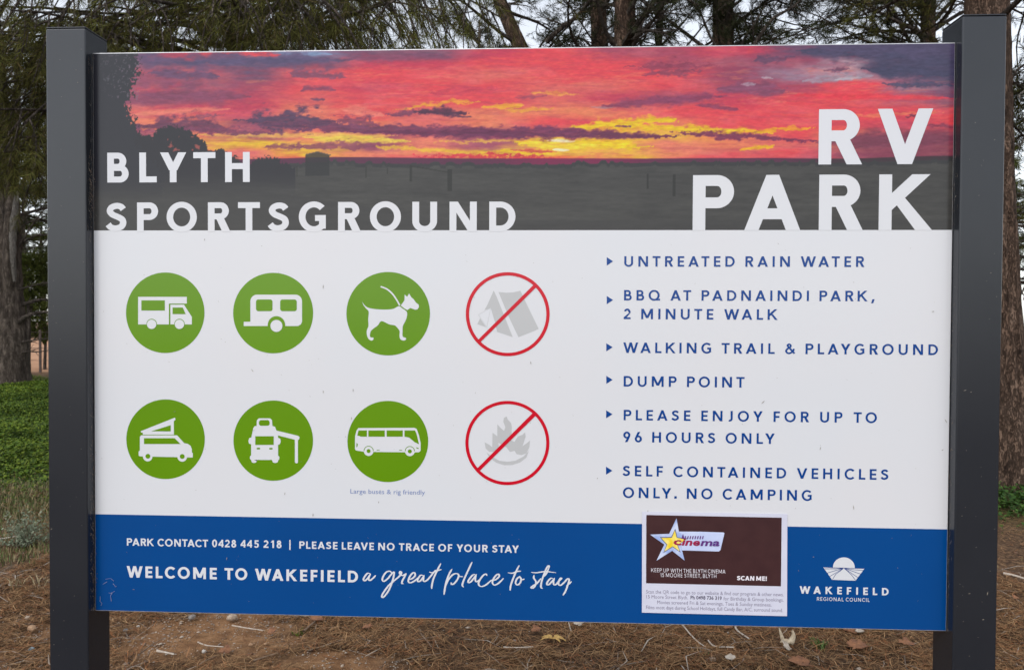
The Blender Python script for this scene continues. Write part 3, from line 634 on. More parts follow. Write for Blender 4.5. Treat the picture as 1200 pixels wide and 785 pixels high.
flat('symbol', [pf(f, [(157, 315), (472, 190), (478, 210), (462, 222), (463, 346), (178, 346), (176, 326), (162, 327)]),
                pf(f, [(150, 365), (163, 352), (492, 352), (558, 424), (590, 430), (615, 447), (628, 478), (628, 512), (637, 514), (637, 556), (150, 545), (139, 538), (139, 500), (150, 492)]), pf(f, disc((222, 547), 44)), pf(f, disc((540, 550), 44))], WH, 2, e)
flat('symbol_window', [pf(f, [(254, 315), (434, 258), (434, 316)]), pf(f, [(188, 378), (470, 378), (524, 432), (188, 432)]), pf(f, disc((224, 544), 22)), pf(f, disc((540, 546), 22))], GR, 3, e)
f = pict(270, 465, .12739)
e = green_disc(f, 395, 401, 366, 369, 'green disc with a white campervan and awning')
flat('symbol', [pf(f, [(242, 266), (244, 215), (262, 196), (366, 196), (384, 212), (388, 266), (412, 274), (424, 308), (622, 356), (637, 368), (634, 388), (622, 396), (622, 604), (612, 609), (600, 606), (594, 600), (594, 392), (438, 353), (440, 374), (460, 384), (464, 410), (456, 432), (440, 440), (440, 538), (452, 550), (450, 574), (442, 580), (436, 600), (412, 607), (392, 600), (384, 578), (246, 578), (240, 600), (218, 606), (198, 600), (192, 578), (180, 566), (182, 545), (192, 536), (192, 434), (172, 428), (167, 400), (174, 378), (194, 372), (212, 285), (224, 268)])], WH, 2, e)
flat('symbol_window', [pf(f, rr(264, 212, 362, 264, 20)), pf(f, [(230, 360), (400, 360), (400, 440), (230, 440)]), pf(f, rr(243, 466, 275, 481, 6)), pf(f, rr(358, 467, 390, 482, 6))], GR, 3, e)
f = pict(400, 465, .15278)
e = green_disc(f, 357, 341, 310, 311, 'green disc with a white coach')
flat('symbol', [pf(f, [(106, 300), (118, 256), (132, 238), (560, 236), (578, 244), (595, 290), (609, 355), (608, 412), (596, 423), (560, 424), (180, 420), (112, 409), (105, 398)]), pf(f, disc((210, 414), 37)), pf(f, disc((526, 416), 37))], WH, 2, e)
flat('symbol_window', [pf(f, [(132, 256), (197, 256), (197, 304), (152, 304), (123, 294)]), pf(f, [(208, 256), (334, 256), (334, 304), (208, 304)]), pf(f, [(348, 256), (472, 256), (472, 304), (348, 304)]),
                       pf(f, [(485, 256), (566, 256), (580, 290), (596, 362), (560, 344), (520, 310), (485, 304)]), pf(f, [(118, 350), (128, 362), (124, 380), (116, 386)]), pf(f, [(570, 384), (594, 390), (592, 398), (580, 394)]),
                       pf(f, [(272, 405), (295, 405), (295, 410), (272, 410)]), pf(f, [(444, 405), (467, 405), (467, 410), (444, 410)]),
                       pf(f, [(174, 414)] + [(210 - 38 * math.cos(t), 412 - 38 * math.sin(t)) for t in np.linspace(0, math.pi, 14)] + [(246, 414), (242, 414)] + [(210 + 33 * math.cos(t), 412 - 33 * math.sin(t)) for t in np.linspace(0, math.pi, 14)]),
                       pf(f, [(490, 416)] + [(526 - 38 * math.cos(t), 414 - 38 * math.sin(t)) for t in np.linspace(0, math.pi, 14)] + [(564, 416), (559, 416)] + [(526 + 33 * math.cos(t), 414 - 33 * math.sin(t)) for t in np.linspace(0, math.pi, 14)]),
                       pf(f, disc((210, 414), 15)), pf(f, disc((526, 416), 15))], GR, 3, e)
def ring(f, cx, cy, ro, ri, bar, label):
    e = empty('pictogram'); e.parent = SIGN; e['label'] = label
    V = pf(f, disc((cx, cy), ro, 96)) + pf(f, disc((cx, cy), ri, 96)); F = []
    for i in range(96): j = (i + 1) % 96; F += [[i, j, 96 + j], [i, 96 + j, 96 + i]]
    flat('prohibition_ring', None, RD, 3, e, (V, F)); flat('prohibition_bar', [pf(f, bar)], RD, 4, e); return e
f = pict(540, 315, .13382)
e = ring(f, 411, 397, 367, 338, [(150, 622), (640, 138), (664, 158), (172, 642)], 'red crossed ring over a pale grey tent')
flat('symbol', [pf(f, [(288, 190), (312, 240), (455, 598), (318, 552), (262, 345), (206, 362), (232, 318)]), pf(f, [(330, 203), (400, 210), (460, 206), (522, 192), (560, 275), (682, 525), (640, 545), (505, 598), (420, 420)]), pf(f, [(172, 428), (226, 512), (144, 484)])], GY, 1, e)
flat('symbol_flap', [pf(f, [(155, 402), (262, 340), (300, 470), (318, 552), (222, 512), (158, 415)])], M['white_ink'], 2, e)
flat('symbol_outline', path([f(155, 402), f(262, 342), f(228, 512), f(155, 402)], .0007, False), GY, 3, e)
f = pict(540, 465, .13382)
e = ring(f, 408, 402, 368, 340, [(146, 622), (632, 138), (660, 158), (170, 642)], 'red crossed ring over a pale grey camp fire')
flat('symbol', [pf(f, [(208, 395), (250, 418), (276, 440), (278, 312), (302, 330), (320, 345), (320, 238), (350, 272), (380, 296), (390, 262), (372, 215), (378, 182), (402, 170), (410, 195), (440, 228), (447, 262), (444, 310), (440, 380), (470, 392), (500, 345), (540, 330), (562, 310), (568, 345), (548, 408), (540, 430), (580, 402), (606, 380), (600, 440), (575, 492), (530, 508), (490, 500), (470, 470), (430, 480), (400, 440), (330, 400), (332, 440), (300, 480), (250, 480), (218, 450)]),
                pf(f, [(222, 482), (270, 520), (340, 558), (410, 566), (480, 556), (550, 520), (596, 470), (574, 530), (520, 572), (450, 594), (380, 596), (310, 574), (255, 532)])], GY, 1, e)

# ------------------------------------------------------------------ council logo
f = pict(925, 640, .10833)
LG = empty('council_logo'); LG.parent = SIGN
flat('rising_sun', [pf(f, [(470, 229)] + [(588 - 118 * math.cos(t), 226 - 110 * math.sin(t)) for t in np.linspace(0, math.pi, 30)] + [(708, 231)])], TW, 2, LG)
flat('field', [pf(f, [(366, 222), (812, 235), (715, 368), (460, 358)])], TW, 2, LG)
rays = []
for a, b in (((370, 236), (800, 0)),): pass
for pts in ([(372, 226), (585, 232)], [(585, 232), (810, 236)], [(385, 240), (500, 240), (575, 234)], [(410, 285), (500, 258), (575, 235)], [(435, 322), (520, 272), (578, 236)], [(466, 354), (500, 298), (550, 262), (580, 236)],
            [(800, 256), (700, 250), (598, 236)], [(768, 296), (680, 265), (598, 236)], [(740, 334), (660, 280), (596, 237)], [(715, 364), (670, 305), (625, 262), (594, 238)]):
    rays += path([f(*q) for q in pts], .0011, False)
rv, rf = union([[(a * 100, b * 100) for a, b in p] for p in rays])
flat('furrow_lines', None, M['navy_line'], 3, LG, ([(a / 100, b / 100) for a, b in rv], [[q[0], q[i], q[i + 1]] for q in rf for i in range(1, len(q) - 1)]))
lettering('lettering_line', [('WAKEFIELD', 936.9, 694.7, 1041.1, 697.2, 8.6)], TW, 2, LG, .24)
lettering('lettering_line', [('REGIONAL COUNCIL', 957.2, 702.9, 1018.9, 704.9, 4.2)], TW, 2, LG, .16, .3, 0.0, .88)

# ------------------------------------------------------------------ grime on the sign
gv, gf = [], []
def fleck(x, z, L, a, wd, y):
    n = len(gv); dx, dz = math.cos(a) * L / 2, math.sin(a) * L / 2; nx, nz = -math.sin(a) * wd / 2, math.cos(a) * wd / 2
    gv.extend([(x - dx, y, z - dz), (x + nx, y, z + nz), (x + dx, y, z + dz), (x - nx, y, z - nz)]); gf.append([n, n + 3, n + 2, n + 1])
for px, py, L, a in ((296, 434, 5, 2.2), (379, 459, 4, 1.6), (622, 425, 4, 1.7), (412, 490, 4, 1.5), (414, 457, 4, 1.5), (334, 578, 4, 1.2), (894, 471, 6, .8), (961, 525, 4, 1.3), (367, 603, 5, 1.5), (266, 654, 4, 1.3),
                     (205, 482, 3, .2), (444, 588, 3, 1.5), (379, 336, 6, 1.5), (1108, 493, 6, 2.1), (1104, 527, 3, .5), (1000, 594, 6, 1.7), (1093, 365, 3, .2), (953, 652, 2, 0), (759, 600, 7, 1.5), (157, 690, 3, 0), (240, 281, 3, 1.4), (700, 560, 2, 1)):
    x, z = P(px, py); fleck(x, z, L * .0021, a, .0016, -.0019)
for i in range(150):
    fleck(random.uniform(-1.03, 1.03), random.uniform(.83, 1.74), random.uniform(.001, .005), random.uniform(0, 3.1), random.uniform(.0005, .0010), -.0019)
for i in range(90):
    sd_ = random.choice((-1, 1)); x = sd_ * random.uniform(1.056, 1.145); z = .45 + 1.75 * random.random() ** 1.6
    fleck(x, z, random.uniform(.001, .0035), random.uniform(0, 3.1), random.uniform(.0006, .0014), -.0293)
for px, py, L, a in ((60, 365, 3, .5), (66, 270, 6, .9), (1128, 690, 3, .3), (1149, 690, 5, 1.4), (1123, 456, 4, .3), (1130, 458, 2, .2), (69, 616, 3, .6), (1144, 720, 3, .2)):
    x, z = P(px, py); fleck(x, z, L * .002, a, .0018, -.0294)
prop(mesh_obj('grime_flecks', gv, gf, M['speck'], SIGN), kind='stuff')
# pale scratches near the lower left corner
sp = []
for pts in ([(117, 703), (120, 706), (119, 709)], [(128, 694), (132, 694.5), (130, 697), (131, 704)], [(133, 683), (136, 687), (137, 686)], [(118, 698), (118, 703)], [(124, 678), (130, 677), (134, 680)], [(131, 694), (135, 692)], [(121, 684), (126, 681)]):
    sp += path([P(*q) for q in pts], .0009, False)
mesh_obj('scratches', *(lambda t: ([(a, -.0021, b) for a, b in t[0]], [q[::-1] for q in t[1]]))(union(sp)), mat('scratched_film', srgb(96, 118, 166), rough=.7, var=srgb(140, 140, 160), scale=80), SIGN)
# cobwebs and dust in the joint between the posts and the panel
gv, gf = [], []
r_ = np.random.default_rng(3)
for side in (-1, 1):
    for i in range(700 if side < 0 else 160):
        z = (r_.uniform(.8, 2.2) if r_.random() < .45 else (r_.normal(1.86, .05) if r_.random() < .4 else r_.normal(1.0, .12)))
        z = min(2.19, max(.81, z)); x = side * (1.0495 - abs(r_.normal(0, .0022))); y = -r_.uniform(.001, .022); L = r_.uniform(.003, .020); a = r_.uniform(0, 6.3)
        n = len(gv); d = np.array([abs(math.cos(a)) * L * .25 * -side, r_.uniform(-.4, .4) * L, math.sin(a) * L])
        p = np.array([x, y, z]); gv.extend([p, p + d, p + d * .6 + np.array([0, .0003, .0006])]); gf.append([n, n + 1, n + 2])
prop(mesh_obj('cobwebs', gv, gf, M['web'], SIGN), kind='stuff')

# ------------------------------------------------------------------ the small cinema poster stuck on the sign
PO = empty('poster', (0, 0, 0), 'small laminated cinema notice with yellow star stuck over the blue band', 'poster')
POL = 6
c4 = [P(752.4, 599.2), P(922.4, 601.9), P(922.0, 721.2), P(752.1, 717.0)]
nu, nv = 24, 14; V = []
for j in range(nv + 1):
    for i in range(nu + 1):
        u, t = i / nu, j / nv
        x = (c4[0][0] * (1 - u) + c4[1][0] * u) * (1 - t) + (c4[3][0] * (1 - u) + c4[2][0] * u) * t
        z = (c4[0][1] * (1 - u) + c4[1][1] * u) * (1 - t) + (c4[3][1] * (1 - u) + c4[2][1] * u) * t
        V.append((x, -.0021 , z))
fr = len(V); B_ = []
F = [[j * (nu + 1) + i, (j + 1) * (nu + 1) + i, (j + 1) * (nu + 1) + i + 1, j * (nu + 1) + i + 1] for j in range(nv) for i in range(nu)]
for (x, z) in c4: B_.append((x, -.0021, z)); B_.append((x, -.0012, z))
F += [[fr + 0, fr + 2, fr + 3, fr + 1], [fr + 2, fr + 4, fr + 5, fr + 3], [fr + 4, fr + 6, fr + 7, fr + 5], [fr + 6, fr + 0, fr + 1, fr + 7]]
mesh_obj('sheet', V + B_, F, M['paper'], PO)
flat('printed_panel', [[P(757.3, 602.8), P(915.7, 606), P(914.8, 686.2), P(757, 682.6)]], M['maroon'], 9, PO)
f = pict(755, 600, .10823)
flat('logo_band', [pf(f, [(340, 205), (600, 206), (855, 214), (866, 222), (862, 240), (822, 404), (806, 420), (400, 408)])], M['band'], 10, PO)
st = [(347, 62), (372, 200), (372, 205), (460, 280), (400, 330), (405, 400), (435, 518), (300, 412), (130, 520), (215, 345), (62, 237), (268, 228)]
flat('star', [pf(f, st)], M['star_out'], 11, PO)
flat('star_outline', [pf(f, [(334, 172), (356, 266), (466, 278), (362, 352), (392, 432), (305, 372), (205, 435), (238, 348), (165, 264), (290, 262)])], M['star_line'], 12, PO)
flat('star_centre', [pf(f, [(328, 190), (350, 272), (455, 287), (354, 350), (380, 416), (305, 363), (215, 420), (247, 344), (182, 273), (297, 270)])], M['star_in'], 13, PO)
def px(x, y): return (755 + x * .10823, 600 + y * .10823)
a, b = px(312, 346), px(400, 349); small_text('logo_lettering', 'c', a[0], a[1], b[0], b[1], 8.4, M['cinema_red'], 14, PO, offset=.03)
a, b = px(402, 350), px(600, 356); small_text('logo_lettering', 'ine', a[0], a[1], b[0], b[1], 8.4, M['cinema_red'], 14, PO, shear=.2, offset=.03)
a, b = px(604, 356), px(812, 360); small_text('logo_lettering', 'ma', a[0], a[1], b[0], b[1], 8.4, M['cinema_purple'], 14, PO, shear=.2, offset=.03)
mk = []
for i in range(9):
    x = 405 + i * 27; mk += [pf(f, [(x, 284), (x + 8, 252), (x + 20, 252), (x + 12, 286)])]
mk[0] = pf(f, [(398, 282), (418, 226), (432, 284)])
flat('logo_small_marks', mk, M['cinema_purple'], 14, PO)
lettering('lettering_line', [('KEEP UP WITH THE BLYTH CINEMA', 762.9, 669.6, 849.8, 671.0, 4.5)], M['poster_white'], 10, PO, .13, .34, 0.0, .74)
lettering('lettering_line', [('15 MOORE STREET, BLYTH', 773.6, 675.3, 839.2, 676.4, 4.5)], M['poster_white'], 10, PO, .13, .34, 0.0, .74)
lettering('lettering_line', [('SCAN ME!', 863.5, 679.0, 898.2, 679.9, 5.2)], M['poster_white'], 10, PO, .26, .4)
small_text('small_print', 'Scan the QR code to go to our website & find our program & other news.', 757, 694.4, 917.9, 697.9, 4.3, M['serif'], 9, PO)
small_text('small_print', '15 Moore Street Blyth.', 757.3, 700.4, 806, 701.2, 4.3, M['serif'], 9, PO)
small_text('small_print', 'Ph 0498 736 319', 809, 701.2, 845.5, 702.2, 4.3, M['serif_bold'], 9, PO, offset=.02)
small_text('small_print', 'for Birthday & Group bookings.', 847.5, 702.4, 917.9, 704.3, 4.3, M['serif'], 9, PO)
small_text('small_print', 'Movies screened Fri & Sat evenings, Tues & Sunday matinees.', 770, 706.9, 903.8, 709.7, 4.3, M['serif'], 9, PO)
small_text('small_print', 'Films most days during School Holidays, full Candy Bar, A/C, surround sound.', 757, 712.9, 917, 716, 4.3, M['serif'], 9, PO)

# ------------------------------------------------------------------ ground
def ground_z(x, y):
    x = np.asarray(x, float); y = np.asarray(y, float)
    near = np.exp(-((x / 9) ** 2 + ((y - 3) / 9) ** 2))
    return (fbm(x * 1.3 + 40, y * 1.3 + 40, 4, 300) - .5) * .07 * (0.35 + near) + (fbm(x * 9 + 40, y * 9, 3, 301) - .5) * .018 * near
BARE = [(-1.55, 1.72, .55, .34), (-.75, 1.42, .42, .12), (-2.55, 1.25, .35, .3), (.15, 1.28, .4, .12), (-2.3, 1.75, .25, .12)]
def bare(x, y):
    s = 0 * np.asarray(x, float)
    for cx, cy, rx, ry in BARE: s = np.maximum(s, 1.25 - ((x - cx) / rx) ** 2 - ((y - cy) / ry) ** 2)
    return sstep(.0, .9, s + (fbm(x * 4 + 9, y * 4, 4, 305) - .5) * 1.6)
def greenness(x, y):
    """how far the ground carries weeds: the mound behind the sign on the left and round the pines"""
    a = sstep(3.1, 5.3, y + (fbm(x * 1.8, y * 2.4, 4, 307) - .5) * 3.4) * sstep(19, 15, y) * sstep(-1.0, -2.6, x + .1 * y * 0)
    b = np.exp(-((x - 4.6) / 1.1) ** 2 - ((y - 4.8) / .6) ** 2)
    return np.clip(a * sstep(.18, .42, fbm(x * 2.2, y * 2.2, 4, 309) + .34 * sstep(4.2, 6.2, y)) + b, 0, 1)
t_ = np.linspace(-1, 1, 261); gxs = np.sinh(t_ * 5.2) / math.sinh(5.2) * 400
t2 = np.linspace(-.86, 1, 281); gys = 2.2 + np.sinh(t2 * 5.2) / math.sinh(5.2) * 400
GXX, GYY = np.meshgrid(gxs, gys); GZZ = ground_z(GXX, GYY)
idx = np.arange(GXX.size).reshape(GXX.shape)
Fq = np.stack([idx[:-1, :-1], idx[:-1, 1:], idx[1:, 1:], idx[1:, :-1]], -1).reshape(-1, 4)
mg = bpy.data.materials.new('pine_litter_soil'); mg.use_nodes = True
n = mg.node_tree.nodes; l = mg.node_tree.links; pb = n['Principled BSDF']; pb.inputs['Roughness'].default_value = .95; pb.inputs['Specular IOR Level'].default_value = .2
tc = n.new('ShaderNodeTexCoord')
def noise(scale, det=6, w=None):
    t = n.new('ShaderNodeTexNoise'); t.inputs['Scale'].default_value = scale; t.inputs['Detail'].default_value = det; l.new(tc.outputs['Object'], t.inputs[0]); return t.outputs[0]
def ramp(src, stops):
    r = n.new('ShaderNodeValToRGB'); l.new(src, r.inputs[0])
    while len(r.color_ramp.elements) < len(stops): r.color_ramp.elements.new(.5)
    for e_, (p, c_) in zip(r.color_ramp.elements, stops): e_.position = p; e_.color = (*c_, 1)
    return r.outputs[0]
def mixc(f_, a, b):
    m_ = n.new('ShaderNodeMix'); m_.data_type = 'RGBA'; l.new(f_, m_.inputs[0]); l.new(a, m_.inputs[6]); l.new(b, m_.inputs[7]); return m_.outputs[2]
at_ = n.new('ShaderNodeAttribute'); at_.attribute_name = 'cover'; sep = n.new('ShaderNodeSeparateColor'); l.new(at_.outputs['Color'], sep.inputs[0])
litter = ramp(noise(38, 9), [(.3, (.03, .017, .010)), (.5, (.10, .056, .030)), (.7, (.20, .118, .062))])
dirt = ramp(noise(14, 9), [(.3, (.15, .074, .034)), (.55, (.25, .132, .062)), (.75, (.34, .20, .108))])
green = ramp(noise(9, 8), [(.3, (.016, .028, .008)), (.7, (.06, .10, .016))])
far = ramp(noise(.6, 6), [(.3, (.40, .21, .115)), (.7, (.52, .30, .18))])
col_ = mixc(sep.outputs[0], litter, dirt); col_ = mixc(sep.outputs[1], col_, green); col_ = mixc(sep.outputs[2], col_, far)
l.new(col_, pb.inputs['Base Color'])
bn = n.new('ShaderNodeBump'); bn.inputs['Strength'].default_value = .7; bn.inputs['Distance'].default_value = .02; l.new(noise(60, 8), bn.inputs['Height']); l.new(bn.outputs[0], pb.inputs['Normal'])
ground = mesh_obj('ground', np.stack([GXX, GYY, GZZ], -1).reshape(-1, 3), Fq, mg, None, smooth=True); prop(ground, kind='structure')
ca = ground.data.color_attributes.new('cover', 'FLOAT_COLOR', 'POINT')
farm = sstep(18.6, 19.6, GYY + .12 * GXX + 1.4) * sstep(60, 44, GYY)
ca.data.foreach_set('color', np.stack([bare(GXX, GYY), greenness(GXX, GYY), farm, np.ones_like(GXX)], -1).astype(np.float32).reshape(-1))

def gpt(px, py):
    p = on_ground(px, py)
    for _ in range(3): p = on_ground(px, py, float(ground_z(p.x, p.y)))
    return p

# litter: dry needles, twigs, stones, weeds -------------------------------------------------
def scatter(name, xy, lift, length, width, curve, mat_, tilt=.12, seed=1):
    r = np.random.default_rng(seed); N = len(xy); z = ground_z(xy[:, 0], xy[:, 1])
    a = r.uniform(0, 2 * np.pi, N); L = r.uniform(*length, N); W = r.uniform(*width, N); tl = r.normal(0, tilt, N)
    d = np.stack([np.cos(a) * np.cos(tl), np.sin(a) * np.cos(tl), np.sin(tl)], 1); s = np.stack([-np.sin(a), np.cos(a), 0 * a], 1)
    c = np.stack([xy[:, 0], xy[:, 1], z + r.uniform(*lift, N)], 1); b = r.normal(0, curve, N)[:, None] * L[:, None] * s + np.array([0, 0, 1]) * (L * .06)[:, None]
    up = s * (W / 2)[:, None]; h = d * (L / 2)[:, None]
    V = np.stack([c - h - up * .6, c - h + up * .6, c + b - up, c + b + up, c + h + b * .3 - up * .4, c + h + b * .3 + up * .4], 1).reshape(-1, 3)
    i = np.arange(N)[:, None] * 6
    F = np.concatenate([i + np.array([0, 2, 3, 1]), i + np.array([2, 4, 5, 3])])
    return mesh_obj(name, V, F, mat_, None)
def field(n_, x0, x1, y0, y1, dens, seed):
    r = np.random.default_rng(seed); x = r.uniform(x0, x1, n_); y = r.uniform(y0, y1, n_); k = r.random(n_) < dens(x, y)
    return np.stack([x[k], y[k]], 1)
ISL_L = [(.03, .017, .010), (.09, .048, .024), (.20, .112, .052), (.27, .155, .075), (.42, .26, .13), (.28, .11, .045), (.09, .058, .036)]
M['needle_dry'] = mat('dry_pine_needles', (0, 0, 0), rough=.8, spec=.12, island=ISL_L)
M['twig'] = mat('bleached_twig', (0, 0, 0), rough=.85, island=[(.10, .07, .05), (.28, .22, .17), (.42, .37, .31), (.2, .13, .08)])
clump = lambda x, y: (1 - .97 * bare(x, y)) * (.25 + .75 * sstep(.35, .6, fbm(x * 3.2, y * 3.2, 4, 311))) * (1 - .75 * greenness(x, y))
prop(scatter('pine_needle_litter', np.concatenate([field(150000, -3.1, 2.9, 1.0, 2.9, clump, 11), field(60000, -6.5, 6.5, 2.9, 7.0, clump, 12), field(16000, -3.4, 3.2, -.6, 1.0, clump, 13)]), (.001, .026), (.035, .12), (.0018, .0042), .13, M['needle_dry'], seed=21),
     'mat of dry brown pine needles over the soil under the sign', 'pine litter', kind='stuff')
prop(scatter('twig_litter', np.concatenate([field(1500, -3.2, 3.0, 1.0, 3.0, clump, 14), field(1300, -6.5, 6.5, 3, 8, clump, 15)]), (.004, .02), (.05, .26), (.003, .007), .16, M['twig'], .1, 22),
     'scattered pale dead twigs lying on the needle litter', 'twigs', kind='stuff')
# bark flakes and crumbs
def crumbs(name, xy, size, mat_, seed, flat_=.5, lab=None, cat=None):
    r = np.random.default_rng(seed); N = len(xy); z = ground_z(xy[:, 0], xy[:, 1])
    base = np.array([(0, 0, 1), (1, 0, 0), (.31, .95, 0), (-.81, .59, 0), (-.81, -.59, 0), (.31, -.95, 0), (0, 0, -.6)], float)
    T = np.array([(0, 1, 2), (0, 2, 3), (0, 3, 4), (0, 4, 5), (0, 5, 1), (6, 2, 1), (6, 3, 2), (6, 4, 3), (6, 5, 4), (6, 1, 5)])
    s = r.uniform(*size, N) ** 1.0; a = r.uniform(0, 6.28, N)
    b = base[None] * (1 + r.normal(0, .2, (N, 7, 1))) * np.stack([s, s * r.uniform(.55, 1, N), s * flat_ * r.uniform(.5, 1.1, N)], 1)[:, None]
    R2 = np.stack([np.stack([np.cos(a), -np.sin(a)], 1), np.stack([np.sin(a), np.cos(a)], 1)], 1)
    b[..., :2] = np.einsum('nij,nkj->nki', R2, b[..., :2])
    V = b + np.stack([xy[:, 0], xy[:, 1], z + s * flat_ * .3], 1)[:, None]
    return prop(mesh_obj(name, V.reshape(-1, 3), (np.arange(N)[:, None, None] * 7 + T[None]).reshape(-1, 3), mat_), lab, cat, kind='stuff')
M['gravel'] = mat('gravel_crumbs', (0, 0, 0), rough=.9, island=[(.16, .09, .05), (.3, .2, .13), (.45, .38, .31), (.22, .19, .17), (.33, .2, .11)])
M['bark_bits'] = mat('bark_flakes', (0, 0, 0), rough=.9, island=[(.06, .03, .02), (.16, .07, .035), (.30, .13, .055), (.11, .07, .05)])
crumbs('gravel', np.concatenate([field(26000, -3.4, 1.2, 1.0, 3.2, lambda x, y: .08 + .92 * bare(x, y), 31), field(2500, -1, 3.2, 1.0, 3.2, lambda x, y: .3 + 0 * x, 32), field(5000, -3.2, -1.7, 1.0, 2.5, lambda x, y: .8 + 0 * x, 36)]), (.0016, .0075), M['gravel'], 33, .6, 'fine gravel and soil crumbs on the bare patches', 'gravel')
crumbs('bark_flake_litter', field(5200, -4, 4.5, 1.0, 6, clump, 34), (.005, .022), M['bark_bits'], 35, .25, 'brown bark flakes mixed through the needle litter', 'bark litter')
crumbs('pebbles', np.concatenate([field(330, -3.2, -1.6, 1.0, 2.4, lambda x, y: 1 + 0 * x, 37), field(60, -1.6, 3, 1.1, 2.6, lambda x, y: 1 + 0 * x, 38)]), (.006, .02), M['gravel'], 39, .6, 'small pebbles on the bare strip left of the left post', 'pebbles')
# clover and grass
M['clover'] = mat('clover_leaves', (0, 0, 0), rough=.65, spec=.15, island=[(.03, .06, .008), (.07, .13, .012), (.12, .19, .018), (.19, .24, .024), (.05, .09, .012)], var=(.45, .5, .5), scale=.9)
M['weed'] = mat('dark_weed_leaves', (0, 0, 0), rough=.65, spec=.15, island=[(.018, .045, .010), (.035, .08, .014), (.06, .12, .02)])
def leaves(name, xy, size, hgt, mat_, seed):
    r = np.random.default_rng(seed); N = len(xy); z = ground_z(xy[:, 0], xy[:, 1]); s = r.uniform(*size, N); a = r.uniform(0, 6.28, N); e1 = r.normal(0, .45, N); e2 = r.normal(0, .45, N)
    d = np.stack([np.cos(a) * np.cos(e1), np.sin(a) * np.cos(e1), np.sin(e1)], 1); q = np.stack([-np.sin(a), np.cos(a), np.sin(e2)], 1)
    hh = hgt(xy[:, 0], xy[:, 1], r, N); c = np.stack([xy[:, 0], xy[:, 1], z + hh], 1); S_ = s[:, None]
    V = np.stack([c - d * S_, c + q * S_ * .75, c + d * S_, c - q * S_ * .75], 1).reshape(-1, 3)
    return mesh_obj(name, V, (np.arange(N)[:, None] * 4 + np.arange(4)[None]), mat_)
def strip(n_, y0, y1, wdt, seed):            # weeds along the opening between the post and the picture's left
    r = np.random.default_rng(seed); y = y0 + (y1 - y0) * r.random(n_) ** .8; xc = CX - (y - CY) * .645; x = xc + r.uniform(-.14, .085, n_) * (y - CY) * wdt
    return np.stack([x, y], 1)
hgt_ = lambda x, y, r, N: r.random(N) ** .6 * (.02 + .12 * sstep(.35, .72, fbm(x * 1.4, y * 1.4, 4, 321)))
sx = strip(120000, 4.3, 17.5, 1.0, 41); k = greenness(sx[:, 0], sx[:, 1]) * (.35 + .65 * sstep(.3, .55, fbm(sx[:, 0] * 1.4, sx[:, 1] * 1.4, 4, 321))) > np.random.default_rng(5).random(len(sx)); sx = sx[k]
wide = field(26000, -15, -1, 4.5, 17, greenness, 42); rightw = np.stack([np.random.default_rng(8).normal(4.05, .55, 3600), np.random.default_rng(9).normal(4.75, .28, 3600)], 1)
prop(leaves('clover_ground_cover', np.concatenate([sx, wide]), (.007, .022), hgt_, M['clover'], 43), 'bright green clover and weeds covering the ground behind the left post', 'ground cover', kind='stuff')
prop(leaves('weed_patch', rightw, (.010, .026), lambda x, y, r, N: r.random(N) * .12, M['weed'], 44), 'dark green weeds round the foot of the pine behind the right post', 'weeds', kind='stuff')
M['grass'] = mat('grass_blades', (0, 0, 0), rough=.7, island=[(.05, .09, .016), (.09, .13, .025), (.17, .13, .06), (.26, .19, .095), (.08, .055, .03)])
def blades(name, xy, L, mat_, seed, w_=.003):
    r = np.random.default_rng(seed); N = len(xy); z = ground_z(xy[:, 0], xy[:, 1]); a = r.uniform(0, 6.28, N); ln = r.uniform(*L, N); lean = np.abs(r.normal(0, .55, N)) * ln
    c = np.stack([xy[:, 0], xy[:, 1], z], 1); s = np.stack([-np.sin(a), np.cos(a), 0 * a], 1) * w_; d = np.stack([np.cos(a) * lean, np.sin(a) * lean, ln], 1)
    V = np.stack([c - s, c + s, c + d * np.array([.45, .45, .62]) + s * .8, c + d * np.array([.45, .45, .62]) - s * .8, c + d * np.array([1, 1, .95])], 1).reshape(-1, 3); i = np.arange(N)[:, None] * 5
    F4 = (i + np.array([0, 1, 2, 3])); F3 = (i + np.array([3, 2, 4]))
    return mesh_obj(name, V, np.concatenate([F3, F4[:, [0, 1, 2]], F4[:, [0, 2, 3]]]), mat_)
gs = strip(9000, 2.6, 5.0, 1.0, 45); g2_ = field(5000, -7, 5.5, 2.6, 8, lambda x, y: sstep(.5, .7, fbm(x * 1.6, y * 1.6, 3, 330)), 46); g3_ = field(3000, -.2, 1.9, 2.0, 2.9, lambda x, y: sstep(.45, .7, fbm(x * 2.6, y * 2.6, 3, 331)), 47)
prop(blades('short_grass', np.concatenate([gs, g2_, g3_]), (.012, .055), M['grass'], 48), 'short green and straw grass growing through the litter', 'grass', kind='stuff')

